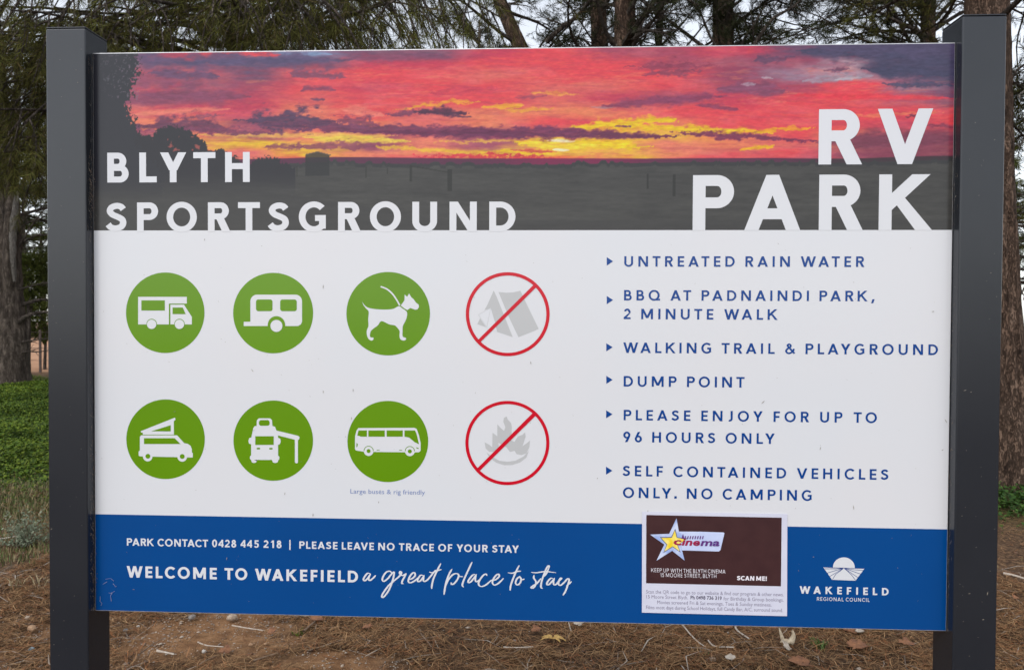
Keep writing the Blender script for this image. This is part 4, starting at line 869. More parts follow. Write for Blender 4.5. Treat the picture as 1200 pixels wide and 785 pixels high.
# things lying on the ground under the sign ---------------------------------------------------
def rock(px_, py_, wpx, label, m_, seed, fl=.62, name='stone', cat='stone', group=None, asp=.8):
    p = gpt(px_, py_); s = wpx / FPX * (p.y - CY) / 2; r = np.random.default_rng(seed)
    import bmesh
    bm = bmesh.new(); bmesh.ops.create_icosphere(bm, subdivisions=2, radius=1.0)
    for v_ in bm.verts:
        q = v_.co.copy(); k_ = 1 + .28 * (vnoise(np.array([q.x * 1.7 + seed]), np.array([q.y * 1.7 + q.z * 2.1]), seed)[0] - .5) + .2 * (vnoise(np.array([q.x * 4 + seed]), np.array([q.y * 4 + q.z * 4]), seed)[0] - .5)
        v_.co = Vector((q.x * s * k_, q.y * s * asp * k_, q.z * s * fl * k_))
    vs = [v_.co[:] for v_ in bm.verts]; fs = [[v_.index for v_ in f_.verts] for f_ in bm.faces]; bm.free()
    o = mesh_obj(name, vs, fs, m_); o.location = (p.x, p.y, p.z + s * fl * .6 + .012); o.rotation_euler = (0, 0, r.uniform(0, 6)); return prop(o, label, cat, group)
ST = {k_: mat('stone_' + k_, c1, rough=.85, var=c2, scale=60, bump=.3, bscale=150) for k_, c1, c2 in (('pale', (.42, .34, .26), (.30, .22, .16)), ('blue', (.25, .30, .32), (.17, .21, .23)), ('tan', (.38, .24, .14), (.27, .16, .09)), ('white', (.55, .52, .47), (.42, .38, .33)), ('grey', (.24, .22, .20), (.16, .14, .13)))}
for i, (a, b, c_, lab, kk) in enumerate([
    (147, 742, 6, 'blue grey pebble on orange dirt beside the left post', 'blue'), (294, 759, 6, 'round tan stone left of its twin under the sign', 'tan'), (311.5, 758, 4.5, 'small tan stone right of its twin under the sign', 'tan'),
    (369.5, 757.5, 5.5, 'tan stone at the top edge of the bare dirt patch', 'tan'), (162, 737, 4, 'small white pebble on orange dirt by the left post', 'white'), (239, 767, 7, 'angular pale stone in litter right of the white stick', 'white'),
    (603, 754.5, 6, 'rounded grey stone left of the yellow dry leaf', 'grey'), (401, 784, 5, 'pale pebble on the bare dirt at the bottom edge', 'pale'), (32, 728, 8, 'cream stone left of the left post', 'pale'),
    (37, 740.5, 12, 'largest flat tan stone left of the left post', 'tan'), (37, 764, 7, 'bluish stone near the bottom left corner', 'blue'), (17, 774, 6, 'small tan stone at the bottom left corner', 'tan'), (18, 755, 5, 'grey pebble left of the bluish stone', 'grey'),
    (835, 777, 9, 'flat pale stone under the right half of the sign', 'pale'), (225, 727, 9, 'low grey stone just below the blue band at left', 'grey'), (272, 728, 13, 'flat weathered stone just under the panel edge', 'pale'), (1108, 771, 5, 'pale pebble beside the right post', 'pale')]):
    rock(a, b, c_, lab, ST[kk], 500 + i)
def chip(px_, py_, wpx, hpx, label, m_, seed, name='bark_chip', cat='bark chip', n_=15, curl=.25):
    """an irregular curled flake of real thickness lying on the ground"""
    p = gpt(px_, py_); k_ = (p.y - CY) / FPX; r = np.random.default_rng(seed); rx, ry = wpx * k_ / 2, hpx * k_ / 2 * 2.3
    V = []; 
    for lv in (0, 1):
        V.append((0, 0, .006 + lv * .004 - curl * .0))
        for i in range(n_):
            t = 2 * math.pi * i / n_; q = 1 + r2[i] if lv else 1 + (r2 := r.uniform(-.5, .25, n_))[i]
            V.append((math.cos(t) * rx * q, math.sin(t) * ry * q, .004 + lv * .004 + curl * (math.sin(t) * ry * q) ** 2 / max(ry, .01)))
    F = []; m1 = n_ + 1
    for i in range(n_):
        j = (i + 1) % n_; F += [[0, 1 + j, 1 + i], [m1, m1 + 1 + i, m1 + 1 + j], [1 + i, 1 + j, m1 + 1 + j], [1 + i, m1 + 1 + j, m1 + 1 + i]]
    o = mesh_obj(name, V, F, m_); o.location = (p.x, p.y, p.z + .024); o.rotation_euler = (r.uniform(.05, .3), r.uniform(-.2, .2), r.uniform(-.3, .3)); return prop(o, label, cat)
M['chip_o'] = mat('orange_bark', (.27, .12, .055), rough=.85, var=(.17, .075, .038), scale=40, bump=.4, bscale=120)
M['chip_y'] = mat('yellow_dry_leaf', (.50, .33, .10), rough=.75, var=(.38, .22, .07), scale=50)
M['chip_w'] = mat('bleached_bark', (.48, .42, .35), rough=.85, var=(.34, .28, .22), scale=50, bump=.3, bscale=120)
for i, (a, b, w_, h_, lab, mm) in enumerate([
    (628, 744, 12, 6, 'orange bark chip above the yellow dry leaf', 'chip_o'), (1004, 763, 22, 7, 'long orange bark chip under the council logo', 'chip_o'), (995, 744, 20, 6, 'orange bark chip tight under the panel near the logo', 'chip_o'),
    (1035, 742, 15, 5, 'small orange bark chip right of the council logo', 'chip_o'), (1062, 760, 16, 6, 'feathered orange bark chip left of the right post', 'chip_o'), (937, 783, 28, 6, 'broad orange bark slab at the bottom edge', 'chip_o'),
    (318, 747, 9, 5, 'orange bark chip above the pair of tan stones', 'chip_o'), (430, 741, 12, 5, 'tan bark chip under the Wakefield slogan', 'chip_o'), (372, 731, 17, 6, 'rust bark chip leaning on the twigs under the panel', 'chip_o'),
    (906, 742, 12, 5, 'rust coloured chip beside the curled pale bark', 'chip_o'), (853, 741, 10, 4, 'thin rust chip right of the poster', 'chip_o'), (678, 737, 12, 5, 'pale brown chip beyond the yellow leaf', 'chip_w'),
    (922, 764, 6, 9, 'small white splinter below the curled pale bark', 'chip_w'), (1007, 746, 9, 4, 'broken pale chip behind the long orange one', 'chip_w'), (856, 778, 11, 4, 'cream bark chip by the flat pale stone', 'chip_w'), (1190, 706, 7, 3, 'orange bark chip right of the right post', 'chip_o'), (263, 769, 12, 6, 'tan bark chip near the bottom left of the bare patch', 'chip_o')]):
    chip(a, b, w_, h_, lab, M[mm], 600 + i)
# yellow dry fan leaf with five leaflets
p = gpt(648, 755) + Vector((0, 0, .014)); LF = empty('dry_leaf', p, 'fan shaped yellow dry leaf lying under the middle of the sign', 'leaf')
for k_, (ang, ln) in enumerate(((168, .055), (192, .06), (10, .05), (-12, .062), (40, .04), (140, .04), (-40, .045))):
    a = math.radians(ang); d = np.array([math.cos(a), math.sin(a) * 1.3, 0]); s = np.array([-math.sin(a), math.cos(a), 0]); V = []
    for t, wd, z in ((0, .003, .014), (.4, .009, .024), (.75, .007, .022), (1, .0006, .012)):
        c0 = d * ln * t; V += [tuple(c0 - s * wd + np.array([0, 0, z])), tuple(c0 + np.array([0, 0, z + .004])), tuple(c0 + s * wd + np.array([0, 0, z]))]
    mesh_obj('leaflet', V, [[i * 3 + j, i * 3 + j + 1, i * 3 + j + 4, i * 3 + j + 3] for i in range(3) for j in range(2)], M['chip_y'], LF)
def tube(pts, rad, sides=6, rough=0.0, seed=0):
    pts = np.asarray(pts, float); n_ = len(pts); rad = np.asarray(rad, float) * np.ones(n_)
    T = np.gradient(pts, axis=0); T /= np.linalg.norm(T, axis=1)[:, None] + 1e-9
    ref = np.where(np.abs(T[:, 2:3]) > .9, np.array([[1., 0, 0]]), np.array([[0, 0, 1.]]))
    if np.abs(T[:, 2]).max() > .9: ref = np.tile(np.array([[1., .13, 0]]), (n_, 1)) if np.abs(T[:, 2]).mean() > .5 else ref
    A = np.cross(T, ref); A /= np.linalg.norm(A, axis=1)[:, None] + 1e-9; B = np.cross(T, A)
    th = np.linspace(0, 2 * np.pi, sides, endpoint=False)
    rr_ = rad[:, None] * (1 + (0 if not rough else rough * (np.random.default_rng(seed).random((n_, sides)) - .5)))
    V = pts[:, None] + (A[:, None] * np.cos(th)[None, :, None] + B[:, None] * np.sin(th)[None, :, None]) * rr_[..., None]
    i, j = np.meshgrid(np.arange(n_ - 1), np.arange(sides), indexing='ij'); j2 = (j + 1) % sides
    F = np.stack([i * sides + j, i * sides + j2, (i + 1) * sides + j2, (i + 1) * sides + j], -1).reshape(-1, 4)
    return V.reshape(-1, 3), F
def stick(pix, rpx, label, m_, name='stick', cat='stick', lift=.028):
    P3 = []
    for a, b in pix:
        q = gpt(a, b); P3.append((q.x, q.y, q.z + lift))
    P3 = np.array(spline(P3, 4)); k_ = (P3[:, 1].mean() - CY) / FPX; v_, f_ = tube(P3 - P3[0], np.linspace(rpx, rpx * .5, len(P3)) * k_, 6, .3, len(pix))
    return prop(mesh_obj(name, v_, f_, m_, None, True, loc=tuple(P3[0])), label, cat)
M['stick_w'] = mat('bleached_stick', (.55, .49, .42), rough=.85, var=(.38, .31, .25), scale=40)
M['stick_b'] = mat('brown_stick', (.22, .15, .10), rough=.9, var=(.13, .085, .055), scale=40)
for pix, r_px, lab, mm in [
    ([(184, 769.5), (193, 771), (204, 773.5)], 1.7, 'short white stick in the litter near the left post', 'stick_w'), ([(272, 739), (288, 742), (308, 745)], 1.0, 'thin pale twig below the panel above the tan stones', 'stick_w'),
    ([(232, 759), (243, 763), (262, 764.5)], 1.0, 'bent pale twig over the angular pale stone', 'stick_w'), ([(164, 773), (178, 762), (194, 753)], 1.0, 'brown stick slanting across the orange dirt', 'stick_b'),
    ([(797, 735), (806, 746), (816, 757), (827, 765)], 1.1, 'long pale stem curving down right of the poster', 'stick_w'), ([(830, 757), (838, 764), (860, 765)], 1.1, 'pale forked twig below the poster corner', 'stick_w'),
    ([(860, 735), (864, 745), (878, 755)], 1.5, 'pale curled stem under the panel right of the poster', 'stick_w'), ([(859, 746), (870, 754), (880, 763)], 1.0, 'thin dark twig beneath the pale curled stem', 'stick_b'),
    ([(494, 750), (500, 757), (506, 765)], 1.1, 'short grey twig left of the yellow leaf', 'stick_b'), ([(590, 765), (605, 765.5), (625, 764.5)], 1.0, 'straight straw twig below the yellow leaf', 'stick_w'),
    ([(356, 746), (368, 735), (376, 727)], 1.4, 'brown stick leaning up toward the panel', 'stick_b'), ([(1176, 677), (1187, 679), (1200, 683)], 1.8, 'grey fallen branch right of the right post', 'stick_w'),
    ([(297, 781), (312, 776), (326, 772)], 1.1, 'brown twig left of the bare dirt patch', 'stick_b'), ([(0, 636), (12, 634), (24, 632)], .9, 'straw stem lying left of the shrub', 'stick_w')]:
    stick(pix, r_px, lab, M[mm])
p = gpt(926, 759) + Vector((0, 0, .015)); v1, f1 = tube(np.array(spline([(-.045, 0, .01), (-.02, 0, .02), (0, 0, .012), (.015, 0, .045), (.008, 0, .07)], 4)), np.concatenate([np.linspace(.004, .016, 9), np.linspace(.015, .003, 8)]), 8, .25, 4)
v2, f2 = tube(np.array(spline([(-.03, .01, .015), (-.042, .01, .05), (-.05, .01, .078)], 4)), np.linspace(.011, .002, 9), 6, .2, 5)
v_, f_ = join([(v1, f1), (v2, f2)]); prop(mesh_obj('curled_bark', v_, f_, mat('pale_curled_bark', (.55, .46, .33), rough=.8, var=(.40, .32, .22), scale=50), None, True, loc=tuple(p)), 'pale curled horn shaped bark piece below the blue band', 'bark')
def tuft(px_, py_, rad, h_, n_, label, m_, seed, name='grass_tuft', cat='grass tuft'):
    p = gpt(px_, py_); r = np.random.default_rng(seed); a = r.uniform(0, 6.28, n_); q = np.stack([r.normal(0, rad * .35, n_), r.normal(0, rad * .35, n_)], 1)
    V, F = [], []
    for i in range(n_):
        L = h_ * r.uniform(.5, 1.1); o_ = rad * r.uniform(.3, 1.2); d = np.array([math.cos(a[i]) * o_, math.sin(a[i]) * o_, L]); s = np.array([-math.sin(a[i]), math.cos(a[i]), 0]) * .0028; c0 = np.array([q[i, 0], q[i, 1], -.005]); k0 = len(V)
        V += [c0 - s, c0 + s, c0 + d * [.4, .4, .65] + s, c0 + d * [.4, .4, .65] - s, c0 + d * [1, 1, .9]]; F += [[k0, k0 + 1, k0 + 2], [k0, k0 + 2, k0 + 3], [k0 + 3, k0 + 2, k0 + 4]]
    return prop(mesh_obj(name, V, F, m_, None, loc=tuple(p)), label, cat)
M['blade_g'] = mat('green_blades', (0, 0, 0), rough=.6, island=[(.05, .10, .015), (.09, .16, .03), (.13, .2, .04)])
tuft(960, 758, .045, .05, 46, 'small green grass tuft under the council logo', M['blade_g'], 1); tuft(825, 772, .03, .035, 22, 'tiny green grass tuft at the bottom right of the poster', M['blade_g'], 2)
tuft(352, 743, .03, .03, 26, 'dark green seedling tuft above the bare dirt', M['clover'], 3); tuft(18, 690, .06, .09, 22, 'straw coloured grass tuft left of the post', mat('straw_blades', (0, 0, 0), rough=.8, island=[(.3, .24, .13), (.42, .34, .2), (.2, .15, .08)]), 4)
tuft(50, 686, .08, .09, 14, 'straw grass stems leaning behind the left post', bpy.data.materials['straw_blades'], 5)
# grey green saltbush behind the left post
p = gpt(34, 640); r = np.random.default_rng(77); SB = empty('shrub', p, 'low grey green shrub beside the left post at the weed edge', 'shrub')
V, F, K = [], [], []
for i in range(60):
    a = r.uniform(0, 6.28); e_ = r.uniform(.25, 1.4); L = r.uniform(.12, .3); d = np.array([math.cos(a) * math.cos(e_), math.sin(a) * math.cos(e_), math.sin(e_)]); pts = np.array([d * L * t + np.array([0, 0, -.05 * t * t]) for t in np.linspace(0, 1, 4)]); K.append(tube(pts, np.linspace(.003, .001, 4), 4))
    for j in range(26):
        t = r.uniform(.3, 1.05); c0 = d * L * t + r.normal(0, .012, 3); u = r.normal(0, 1, 3); u /= np.linalg.norm(u); w2 = np.cross(u, r.normal(0, 1, 3)); w2 /= np.linalg.norm(w2); s = r.uniform(.006, .012); n0 = len(V)
        V += [c0 - u * s, c0 + w2 * s * .5, c0 + u * s, c0 - w2 * s * .5]; F.append([n0, n0 + 1, n0 + 2, n0 + 3])
kv, kf = join(K); mesh_obj('stem', kv, kf, M['stick_b'], SB)
mesh_obj('foliage', np.array(V), np.array(F), mat('saltbush_leaves', (0, 0, 0), rough=.8, island=[(.10, .13, .08), (.16, .19, .12), (.23, .26, .18)]), SB)
# ------------------------------------------------------------------ trees
def bark_mat(name, c1, c2, c3):
    m = bpy.data.materials.new(name); m.use_nodes = True; n = m.node_tree.nodes; l = m.node_tree.links; b = n['Principled BSDF']
    b.inputs['Roughness'].default_value = .92; b.inputs['Specular IOR Level'].default_value = .2
    tc = n.new('ShaderNodeTexCoord'); mp = n.new('ShaderNodeMapping'); mp.inputs['Scale'].default_value = (1, 1, .28); l.new(tc.outputs['Object'], mp.inputs[0])
    t = n.new('ShaderNodeTexNoise'); t.inputs['Scale'].default_value = 14; t.inputs['Detail'].default_value = 8; t.inputs['Roughness'].default_value = .7; l.new(mp.outputs[0], t.inputs[0])
    vz = n.new('ShaderNodeTexVoronoi'); vz.feature = 'DISTANCE_TO_EDGE'; vz.inputs['Scale'].default_value = 20
    ad = n.new('ShaderNodeMix'); ad.data_type = 'RGBA'; ad.inputs[0].default_value = .38; l.new(mp.outputs[0], ad.inputs[6]); l.new(t.outputs['Color'], ad.inputs[7]); l.new(ad.outputs[2], vz.inputs['Vector'])
    r = n.new('ShaderNodeValToRGB'); l.new(t.outputs[0], r.inputs[0]); r.color_ramp.elements.new(.5)
    for e_, (p, c_) in zip(r.color_ramp.elements, ((.34, c1), (.5, c2), (.68, c3))): e_.position = p; e_.color = (*c_, 1)
    r2 = n.new('ShaderNodeValToRGB'); l.new(vz.outputs['Distance'], r2.inputs[0]); r2.color_ramp.elements[0].color = (.5, .48, .48, 1); r2.color_ramp.elements[1].position = .16
    mx = n.new('ShaderNodeMix'); mx.data_type = 'RGBA'; mx.blend_type = 'MULTIPLY'; mx.inputs[0].default_value = 1; l.new(r.outputs[0], mx.inputs[6]); l.new(r2.outputs[0], mx.inputs[7]); l.new(mx.outputs[2], b.inputs['Base Color'])
    bn = n.new('ShaderNodeBump'); bn.inputs['Strength'].default_value = 1; bn.inputs['Distance'].default_value = .03; l.new(r2.outputs[0], bn.inputs['Height']); l.new(bn.outputs[0], b.inputs['Normal'])
    return m
M['bark_grey'] = bark_mat('grey_pine_bark', (.055, .042, .034), (.13, .102, .082), (.26, .21, .17))
M['bark_red'] = bark_mat('red_brown_pine_bark', (.06, .036, .025), (.15, .095, .066), (.25, .17, .125))
M['branch'] = bark_mat('branch_bark', (.05, .038, .03), (.10, .08, .066), (.18, .15, .125))
M['dead'] = bark_mat('dead_grey_branch', (.13, .115, .10), (.24, .215, .19), (.36, .33, .30))
def foliage_mat(name, isl, dark):
    m = mat(name, (0, 0, 0), rough=.7, spec=.08, island=isl, var=dark, scale=1.3, detail=3)
    return m
M['needles'] = foliage_mat('pine_needles', [(.020, .024, .008), (.052, .056, .015), (.098, .102, .025), (.18, .186, .045), (.075, .074, .02), (.16, .11, .048)], (.55, .52, .5))
M['needles_dark'] = foliage_mat('dark_pine_needles', [(.018, .023, .012), (.036, .044, .020), (.060, .068, .028), (.05, .045, .03)], (.55, .55, .55))
M['needles_light'] = foliage_mat('light_pine_needles', [(.045, .06, .015), (.085, .105, .025), (.13, .15, .035), (.16, .17, .05)], (.6, .6, .55))

def unit(v): return v / (np.linalg.norm(v) + 1e-9)
class Tree:
    """collects branch tubes and needle sprays in the tree's own space"""
    def __init__(s, seed): s.r = np.random.default_rng(seed); s.tubes = []; s.tw = []
    def limb(s, p0, p1, r0, sag=.12, subs=9, twigs=7, leafy=1.0, start=.3, sub_len=.42, wig=.05, spread=1.0, hang=0.0, twl=(.16, .34)):
        r = s.r; p0 = np.array(p0, float); p1 = np.array(p1, float); L = np.linalg.norm(p1 - p0); t = np.linspace(0, 1, 10)[:, None]
        w1, w2 = r.normal(0, wig * L, 3), r.normal(0, wig * L, 3)
        P_ = p0 + (p1 - p0) * t + np.sin(t * np.pi) * w1 + np.sin(t * 2 * np.pi) * w2 * .6 + np.array([0, 0, 1]) * np.sin(t * np.pi) * sag * L
        s.tubes.append(tube(P_, np.linspace(r0, max(.006, r0 * .22), 10), 7, .15, 1))
        for k in range(subs):
            tt = start + (1 - start) * (k + r.random()) / subs; i = min(8, int(tt * 9)); a = P_[i] + (P_[i + 1] - P_[i]) * (tt * 9 - i); d = unit(P_[i + 1] - P_[i])
            side = unit(np.cross(d, [0, 0, 1])) * (1 if k % 2 else -1) * spread; up = np.array([0, 0, 1]) * r.uniform(-.35 - hang, .45 - hang)
            sl = L * sub_len * (1.15 - .7 * tt) * r.uniform(.6, 1.1); sd = unit(d * r.uniform(.5, 1.0) + side * r.uniform(.5, 1) + up)
            q = np.array([a + sd * sl * u + np.array([0, 0, -(.10 + hang * .5)]) * sl * u * u + side * .12 * sl * math.sin(u * 3) for u in np.linspace(0, 1, 5)])
            s.tubes.append(tube(q, np.linspace(r0 * .3, .004, 5), 5))
            for m_ in range(twigs):
                if r.random() > leafy: continue
                uu = .2 + .8 * (m_ + r.random()) / twigs; j = min(3, int(uu * 4)); b = q[j] + (q[j + 1] - q[j]) * (uu * 4 - j)
                td = unit(unit(q[j + 1] - q[j]) + r.normal(0, .6, 3) + np.array([0, 0, .2 - hang])); tl = r.uniform(*twl); s.tw.append((b, td, tl))
    def bare(s, p0, p1, r0, n=5, wig=.08, sag=.08):
        r = s.r; p0 = np.array(p0, float); p1 = np.array(p1, float); L = np.linalg.norm(p1 - p0); t = np.linspace(0, 1, 12)[:, None]
        P_ = p0 + (p1 - p0) * t + np.sin(t * np.pi) * r.normal(0, wig * L, 3) + np.sin(t * 3 * np.pi) * r.normal(0, wig * L * .3, 3) + np.array([0, 0, 1]) * np.sin(t * np.pi) * sag * L
        s.tubes.append(tube(P_, np.linspace(r0, max(.004, r0 * .3), 12), 7, .15, 2))
        for k in range(n):
            i = r.integers(3, 11); d = unit(unit(P_[min(11, i + 1)] - P_[i - 1]) + r.normal(0, .6, 3)); l_ = L * r.uniform(.12, .35)
            s.tubes.append(tube(np.array([P_[i] + d * l_ * u + r.normal(0, .02, 3) * l_ for u in np.linspace(0, 1, 5)]), np.linspace(r0 * .35, .003, 5), 4))
    def needles(s, per=34, length=(.07, .12), width=.0042):
        r = s.r; n = len(s.tw); b = np.array([t[0] for t in s.tw]); d = np.array([t[1] for t in s.tw]); L = np.array([t[2] for t in s.tw])
        # each twig: a thin stem, then needles angled forward round its outer part
        b = np.repeat(b, per, 0); d = np.repeat(d, per, 0); L = np.repeat(L, per); N = n * per
        u = r.uniform(.25, 1.02, N); o_ = r.normal(0, 1, (N, 3)); o_ -= (o_ * d).sum(1)[:, None] * d; o_ /= np.linalg.norm(o_, axis=1)[:, None] + 1e-9
        nd = d * r.uniform(.45, 1.0, N)[:, None] + o_ * r.uniform(.45, .85, N)[:, None] + np.array([0, 0, -.12]); nd /= np.linalg.norm(nd, axis=1)[:, None]
        c0 = b + d * (L * u)[:, None]; nl = r.uniform(*length, N); sd = np.cross(nd, r.normal(0, 1, (N, 3))); sd /= np.linalg.norm(sd, axis=1)[:, None] + 1e-9
        V = np.stack([c0 - sd * width / 2, c0 + sd * width / 2, c0 + nd * nl[:, None]], 1).reshape(-1, 3)
        return V, np.arange(N * 3).reshape(-1, 3)
    def twig_tubes(s):
        b = np.array([t[0] for t in s.tw]); d = np.array([t[1] for t in s.tw]); L = np.array([t[2] for t in s.tw])[:, None]; n = len(b)
        a = np.cross(d, [0, 0, 1.]); a /= np.linalg.norm(a, axis=1)[:, None] + 1e-9; c = np.cross(d, a); w_ = .0035
        V = np.stack([b + a * w_, b - a * w_ * .5 + c * w_, b - a * w_ * .5 - c * w_, b + d * L], 1).reshape(-1, 3); i = np.arange(n)[:, None] * 4
        return V, np.concatenate([i + np.array([0, 1, 3]), i + np.array([1, 2, 3]), i + np.array([2, 0, 3])])
def trunk_mesh(axis, rad, sides=28, rings=90, ridge=.10, seed=0, flare=.25):
    """furrowed trunk: axis control points, radii; vertical ridges broken up by noise"""
    ax = np.array(spline([tuple(p) for p in axis], 8)); L = np.concatenate([[0], np.cumsum(np.linalg.norm(np.diff(ax, axis=0), axis=1))]); u = np.linspace(0, L[-1], rings)
    C_ = np.stack([np.interp(u, L, ax[:, i]) for i in range(3)], 1); rr_ = np.interp(u / L[-1], np.linspace(0, 1, len(rad)), rad) * (1 + flare * np.exp(-u / (rad[0] * 2.2)))
    th = np.linspace(0, 2 * np.pi, sides, endpoint=False); TH, U = np.meshgrid(th, u)
    circ = sides / 2.2
    fur = fbm((np.cos(TH) * 2.2 + 5) * circ / 6 + .15 * U, (np.sin(TH) * 2.2 + 5) * circ / 6 + U * 1.3, 4, seed); fine = fbm(TH * sides * .5, U * 9, 3, seed + 5)
    R_ = rr_[:, None] * (1 + ridge * 2.2 * (fur - .5) + ridge * .9 * (fine - .5))
    V = C_[:, None] + np.stack([np.cos(TH) * R_, np.sin(TH) * R_, 0 * R_], -1)
    i, j = np.meshgrid(np.arange(rings - 1), np.arange(sides), indexing='ij'); j2 = (j + 1) % sides
    F = np.stack([i * sides + j, i * sides + j2, (i + 1) * sides + j2, (i + 1) * sides + j], -1).reshape(-1, 4)
    return V.reshape(-1, 3), F
def finish(t, root, nm, bark, trunks, per, length, width, extra_dead=None):
    for v_, f_ in trunks: mesh_obj('trunk', v_, f_, bark, root, smooth=True)
    if t.tubes: mesh_obj('branches', *join(t.tubes), M['branch'], root, smooth=True)
    if t.tw:
        v_, f_ = t.needles(per, length, width); mesh_obj('crown', v_, f_, nm, root)
        v_, f_ = t.twig_tubes(); prop(mesh_obj('twigs', v_, f_, M['branch'], root), kind='stuff')
def W(px_, py_, y, root):           # place seen at px,py on depth plane y, in the tree's space
    p = away(px_, py_, y); return np.array(p) - np.array(root)
def root_at(px_, y): p = away(px_, 392, y); return (p.x, y, float(ground_z(p.x, y)) - .05)

# A: big grey pine whose trunk shows left of the left post
rt = root_at(11, 15.3); A_ = empty('pine_tree', rt, 'stout grey barked pine standing in the green clover left of the left post', 'tree')
t = Tree(101); s0 = .40
tk = [trunk_mesh([(0, 0, -.1), (.0, 0, 1.2), (-.06, 0, 2.6), (-.14, .1, 4.4), (-.3, .1, 7), (-.4, 0, 10)], [.37, .33, .28, .22, .15, .05], 36, 150, .12, 1),
      trunk_mesh([(.06, -.12, 1.9), (.16, -.2, 2.9), (.2, -.22, 3.8), (.26, -.2, 5.2), (.4, -.2, 7.5)], [.14, .13, .12, .10, .05], 22, 80, .12, 2, 0)]
for z0, (ex, ey), lz in ((1.75, (58, 352), 0), (1.35, (62, 366), 0), (.95, (62, 398), 0), (.7, (58, 410), 0), (2.2, (60, 330), 0), (2.9, (62, 232), 0), (3.3, (58, 250), 0), (2.6, (4, 214), 0), (3.2, (70, 270), 0)):
    e_ = W(ex, ey, 15.3 + t.r.uniform(-.4, .2), rt); t.bare((.1, -.1, z0), e_, .075 if z0 in (1.75, 1.35) else .03, 7, .05, .06)
ds = np.array([W(19, 185, 15.1, rt), W(18, 230, 15.1, rt), W(15, 285, 15.0, rt), W(17, 330, 15.05, rt)]); v_, f_ = tube(np.array(spline([tuple(q) for q in ds], 8)), .02 + .06 * np.sin(np.linspace(.25, 3.0, 25)), 10, .35, 3); mesh_obj('dead_stem', v_, f_, M['dead'], A_, smooth=True)
for k in range(22):
    a = t.r.uniform(0, 6.28); z0 = t.r.uniform(3.6, 9); ln = t.r.uniform(1.6, 3.6) * (1.2 - z0 / 14)
    t.limb((-.2, 0, z0), (math.cos(a) * ln, math.sin(a) * ln, z0 + t.r.uniform(-.6, .9)), .05, .08, 9, 7)
finish(t, A_, M['needles'], M['bark_grey'], tk, 30, (.09, .14), .010)

# B: leafy pine whose low boughs hang across the whole top left
rt = root_at(286, 6.6); B2 = empty('pine_tree', rt, 'leafy green pine whose boughs hang low over the left half of the sign', 'tree')
t = Tree(202)
tk = [trunk_mesh([(0, 0, -.1), (.02, 0, 1.5), (.0, 0, 3.0), (-.1, .05, 4.6), (-.15, 0, 7.0)], [.17, .15, .12, .09, .03], 26, 110, .12, 3)]
r = t.r
for k in range(40):      # boughs reaching over the sign
    px_ = -60 + 700 * (k + r.random()) / 40; y_ = r.uniform(3.0, 6.0); ty = r.uniform(-75, 30)
    if px_ < 240 and r.random() < .5: ty = r.uniform(-40, 60)
    e_ = W(px_, ty, y_, rt); z0 = min(6.0, max(2.4, e_[2] + r.uniform(-.2, 1.3)))
    t.limb((-.02, 0, z0), e_, .028, .05, 11, 8, .6, .35, .30, .03, .8, .75, (.12, .26))
for k in range(26):      # the lower skirt left of the left post
    e_ = W(r.uniform(-90, 50), r.uniform(30, 185), r.uniform(3.6, 6.5), rt); t.limb((-.05, 0, max(2.2, e_[2] + r.uniform(.1, .9))), e_, .03, .07, 9, 7, .9, .5, .24, .03, .8, .7, (.12, .26))
for k in range(16):
    a = r.uniform(0, 6.28); z0 = r.uniform(4.4, 6.8); ln = r.uniform(1.2, 2.4); t.limb((-.1, 0, z0), (math.cos(a) * ln, math.sin(a) * ln, z0 + r.uniform(-.1, .8)), .03, .05, 8, 6)
finish(t, B2, M['needles'], M['bark_red'], tk, 38, (.085, .135), .0040)

# C: group of bare red-brown trunks right of the middle
def bares(e, y, lst, seed):
    q = Tree(seed)
    for (a0, b0), (a1, b1), rad in lst:
        q.bare(W(a0, b0, y + q.r.uniform(-.5, .3), e.location), W(a1, b1, y + q.r.uniform(-.3, .4), e.location), rad, 6, .035, .0)
    mesh_obj('bare_branches', *join(q.tubes), M['branch'], e, smooth=True)
def lean_tree(px0, px1, y, r0, label, seed, sides=24, nm='needles_dark', limbs=16, H=9.0, zlow=3.6, targets=(), bark='bark_red', lean_more=1.0, per=30, group=None, wd=.0055):
    """px0: where the trunk stands, px1: where it passes the top edge of the picture"""
    rt = root_at(px0, y); e = empty('pine_tree', rt, label, 'tree', group); t = Tree(seed); r = t.r
    top = W(px1, 0, y, rt); k_ = H / max(1.0, top[2]); q = [(0, 0, -.1), tuple(top * .5 + np.array([-.02, 0, 0])), tuple(top), (top[0] * k_ * lean_more, top[1] * k_, H)]
    tk = [trunk_mesh(q, [r0, r0 * .82, r0 * .7, r0 * .2], sides, 110, .11, seed)]
    for a, b, dy, rad, leafy in targets:
        e_ = W(a, b, y + dy, rt); z0 = max(1.8, e_[2] + r.uniform(-.7, .5)); s_ = np.array([top[0] * z0 / top[2], top[1], z0])
        t.limb(s_, e_, rad, .06, 8, 6, leafy, .3, .36, .06, 1, .05, (.12, .26))
    for k in range(limbs):
        a = r.uniform(0, 6.28); z0 = zlow + (H - zlow - .6) * r.random(); ln = r.uniform(1.1, 2.6) * (1.25 - z0 / (H * 1.15)); c = np.array([top[0] * z0 / top[2], 0, z0])
        t.limb(c, c + np.array([math.cos(a) * ln, math.sin(a) * ln, r.uniform(-.3, .9)]), .032, .06, 8, 6, .8)
    finish(t, e, M[nm], M[bark], tk, per, (.07, .11), wd); return e, t
rng2 = np.random.default_rng(5)
tg = lambda a, b, n_, lf, y0=-40, y1=50: [(rng2.uniform(a, b), rng2.uniform(y0, y1), rng2.uniform(-1.6, .8), rng2.uniform(.012, .03), lf) for _ in range(n_)]
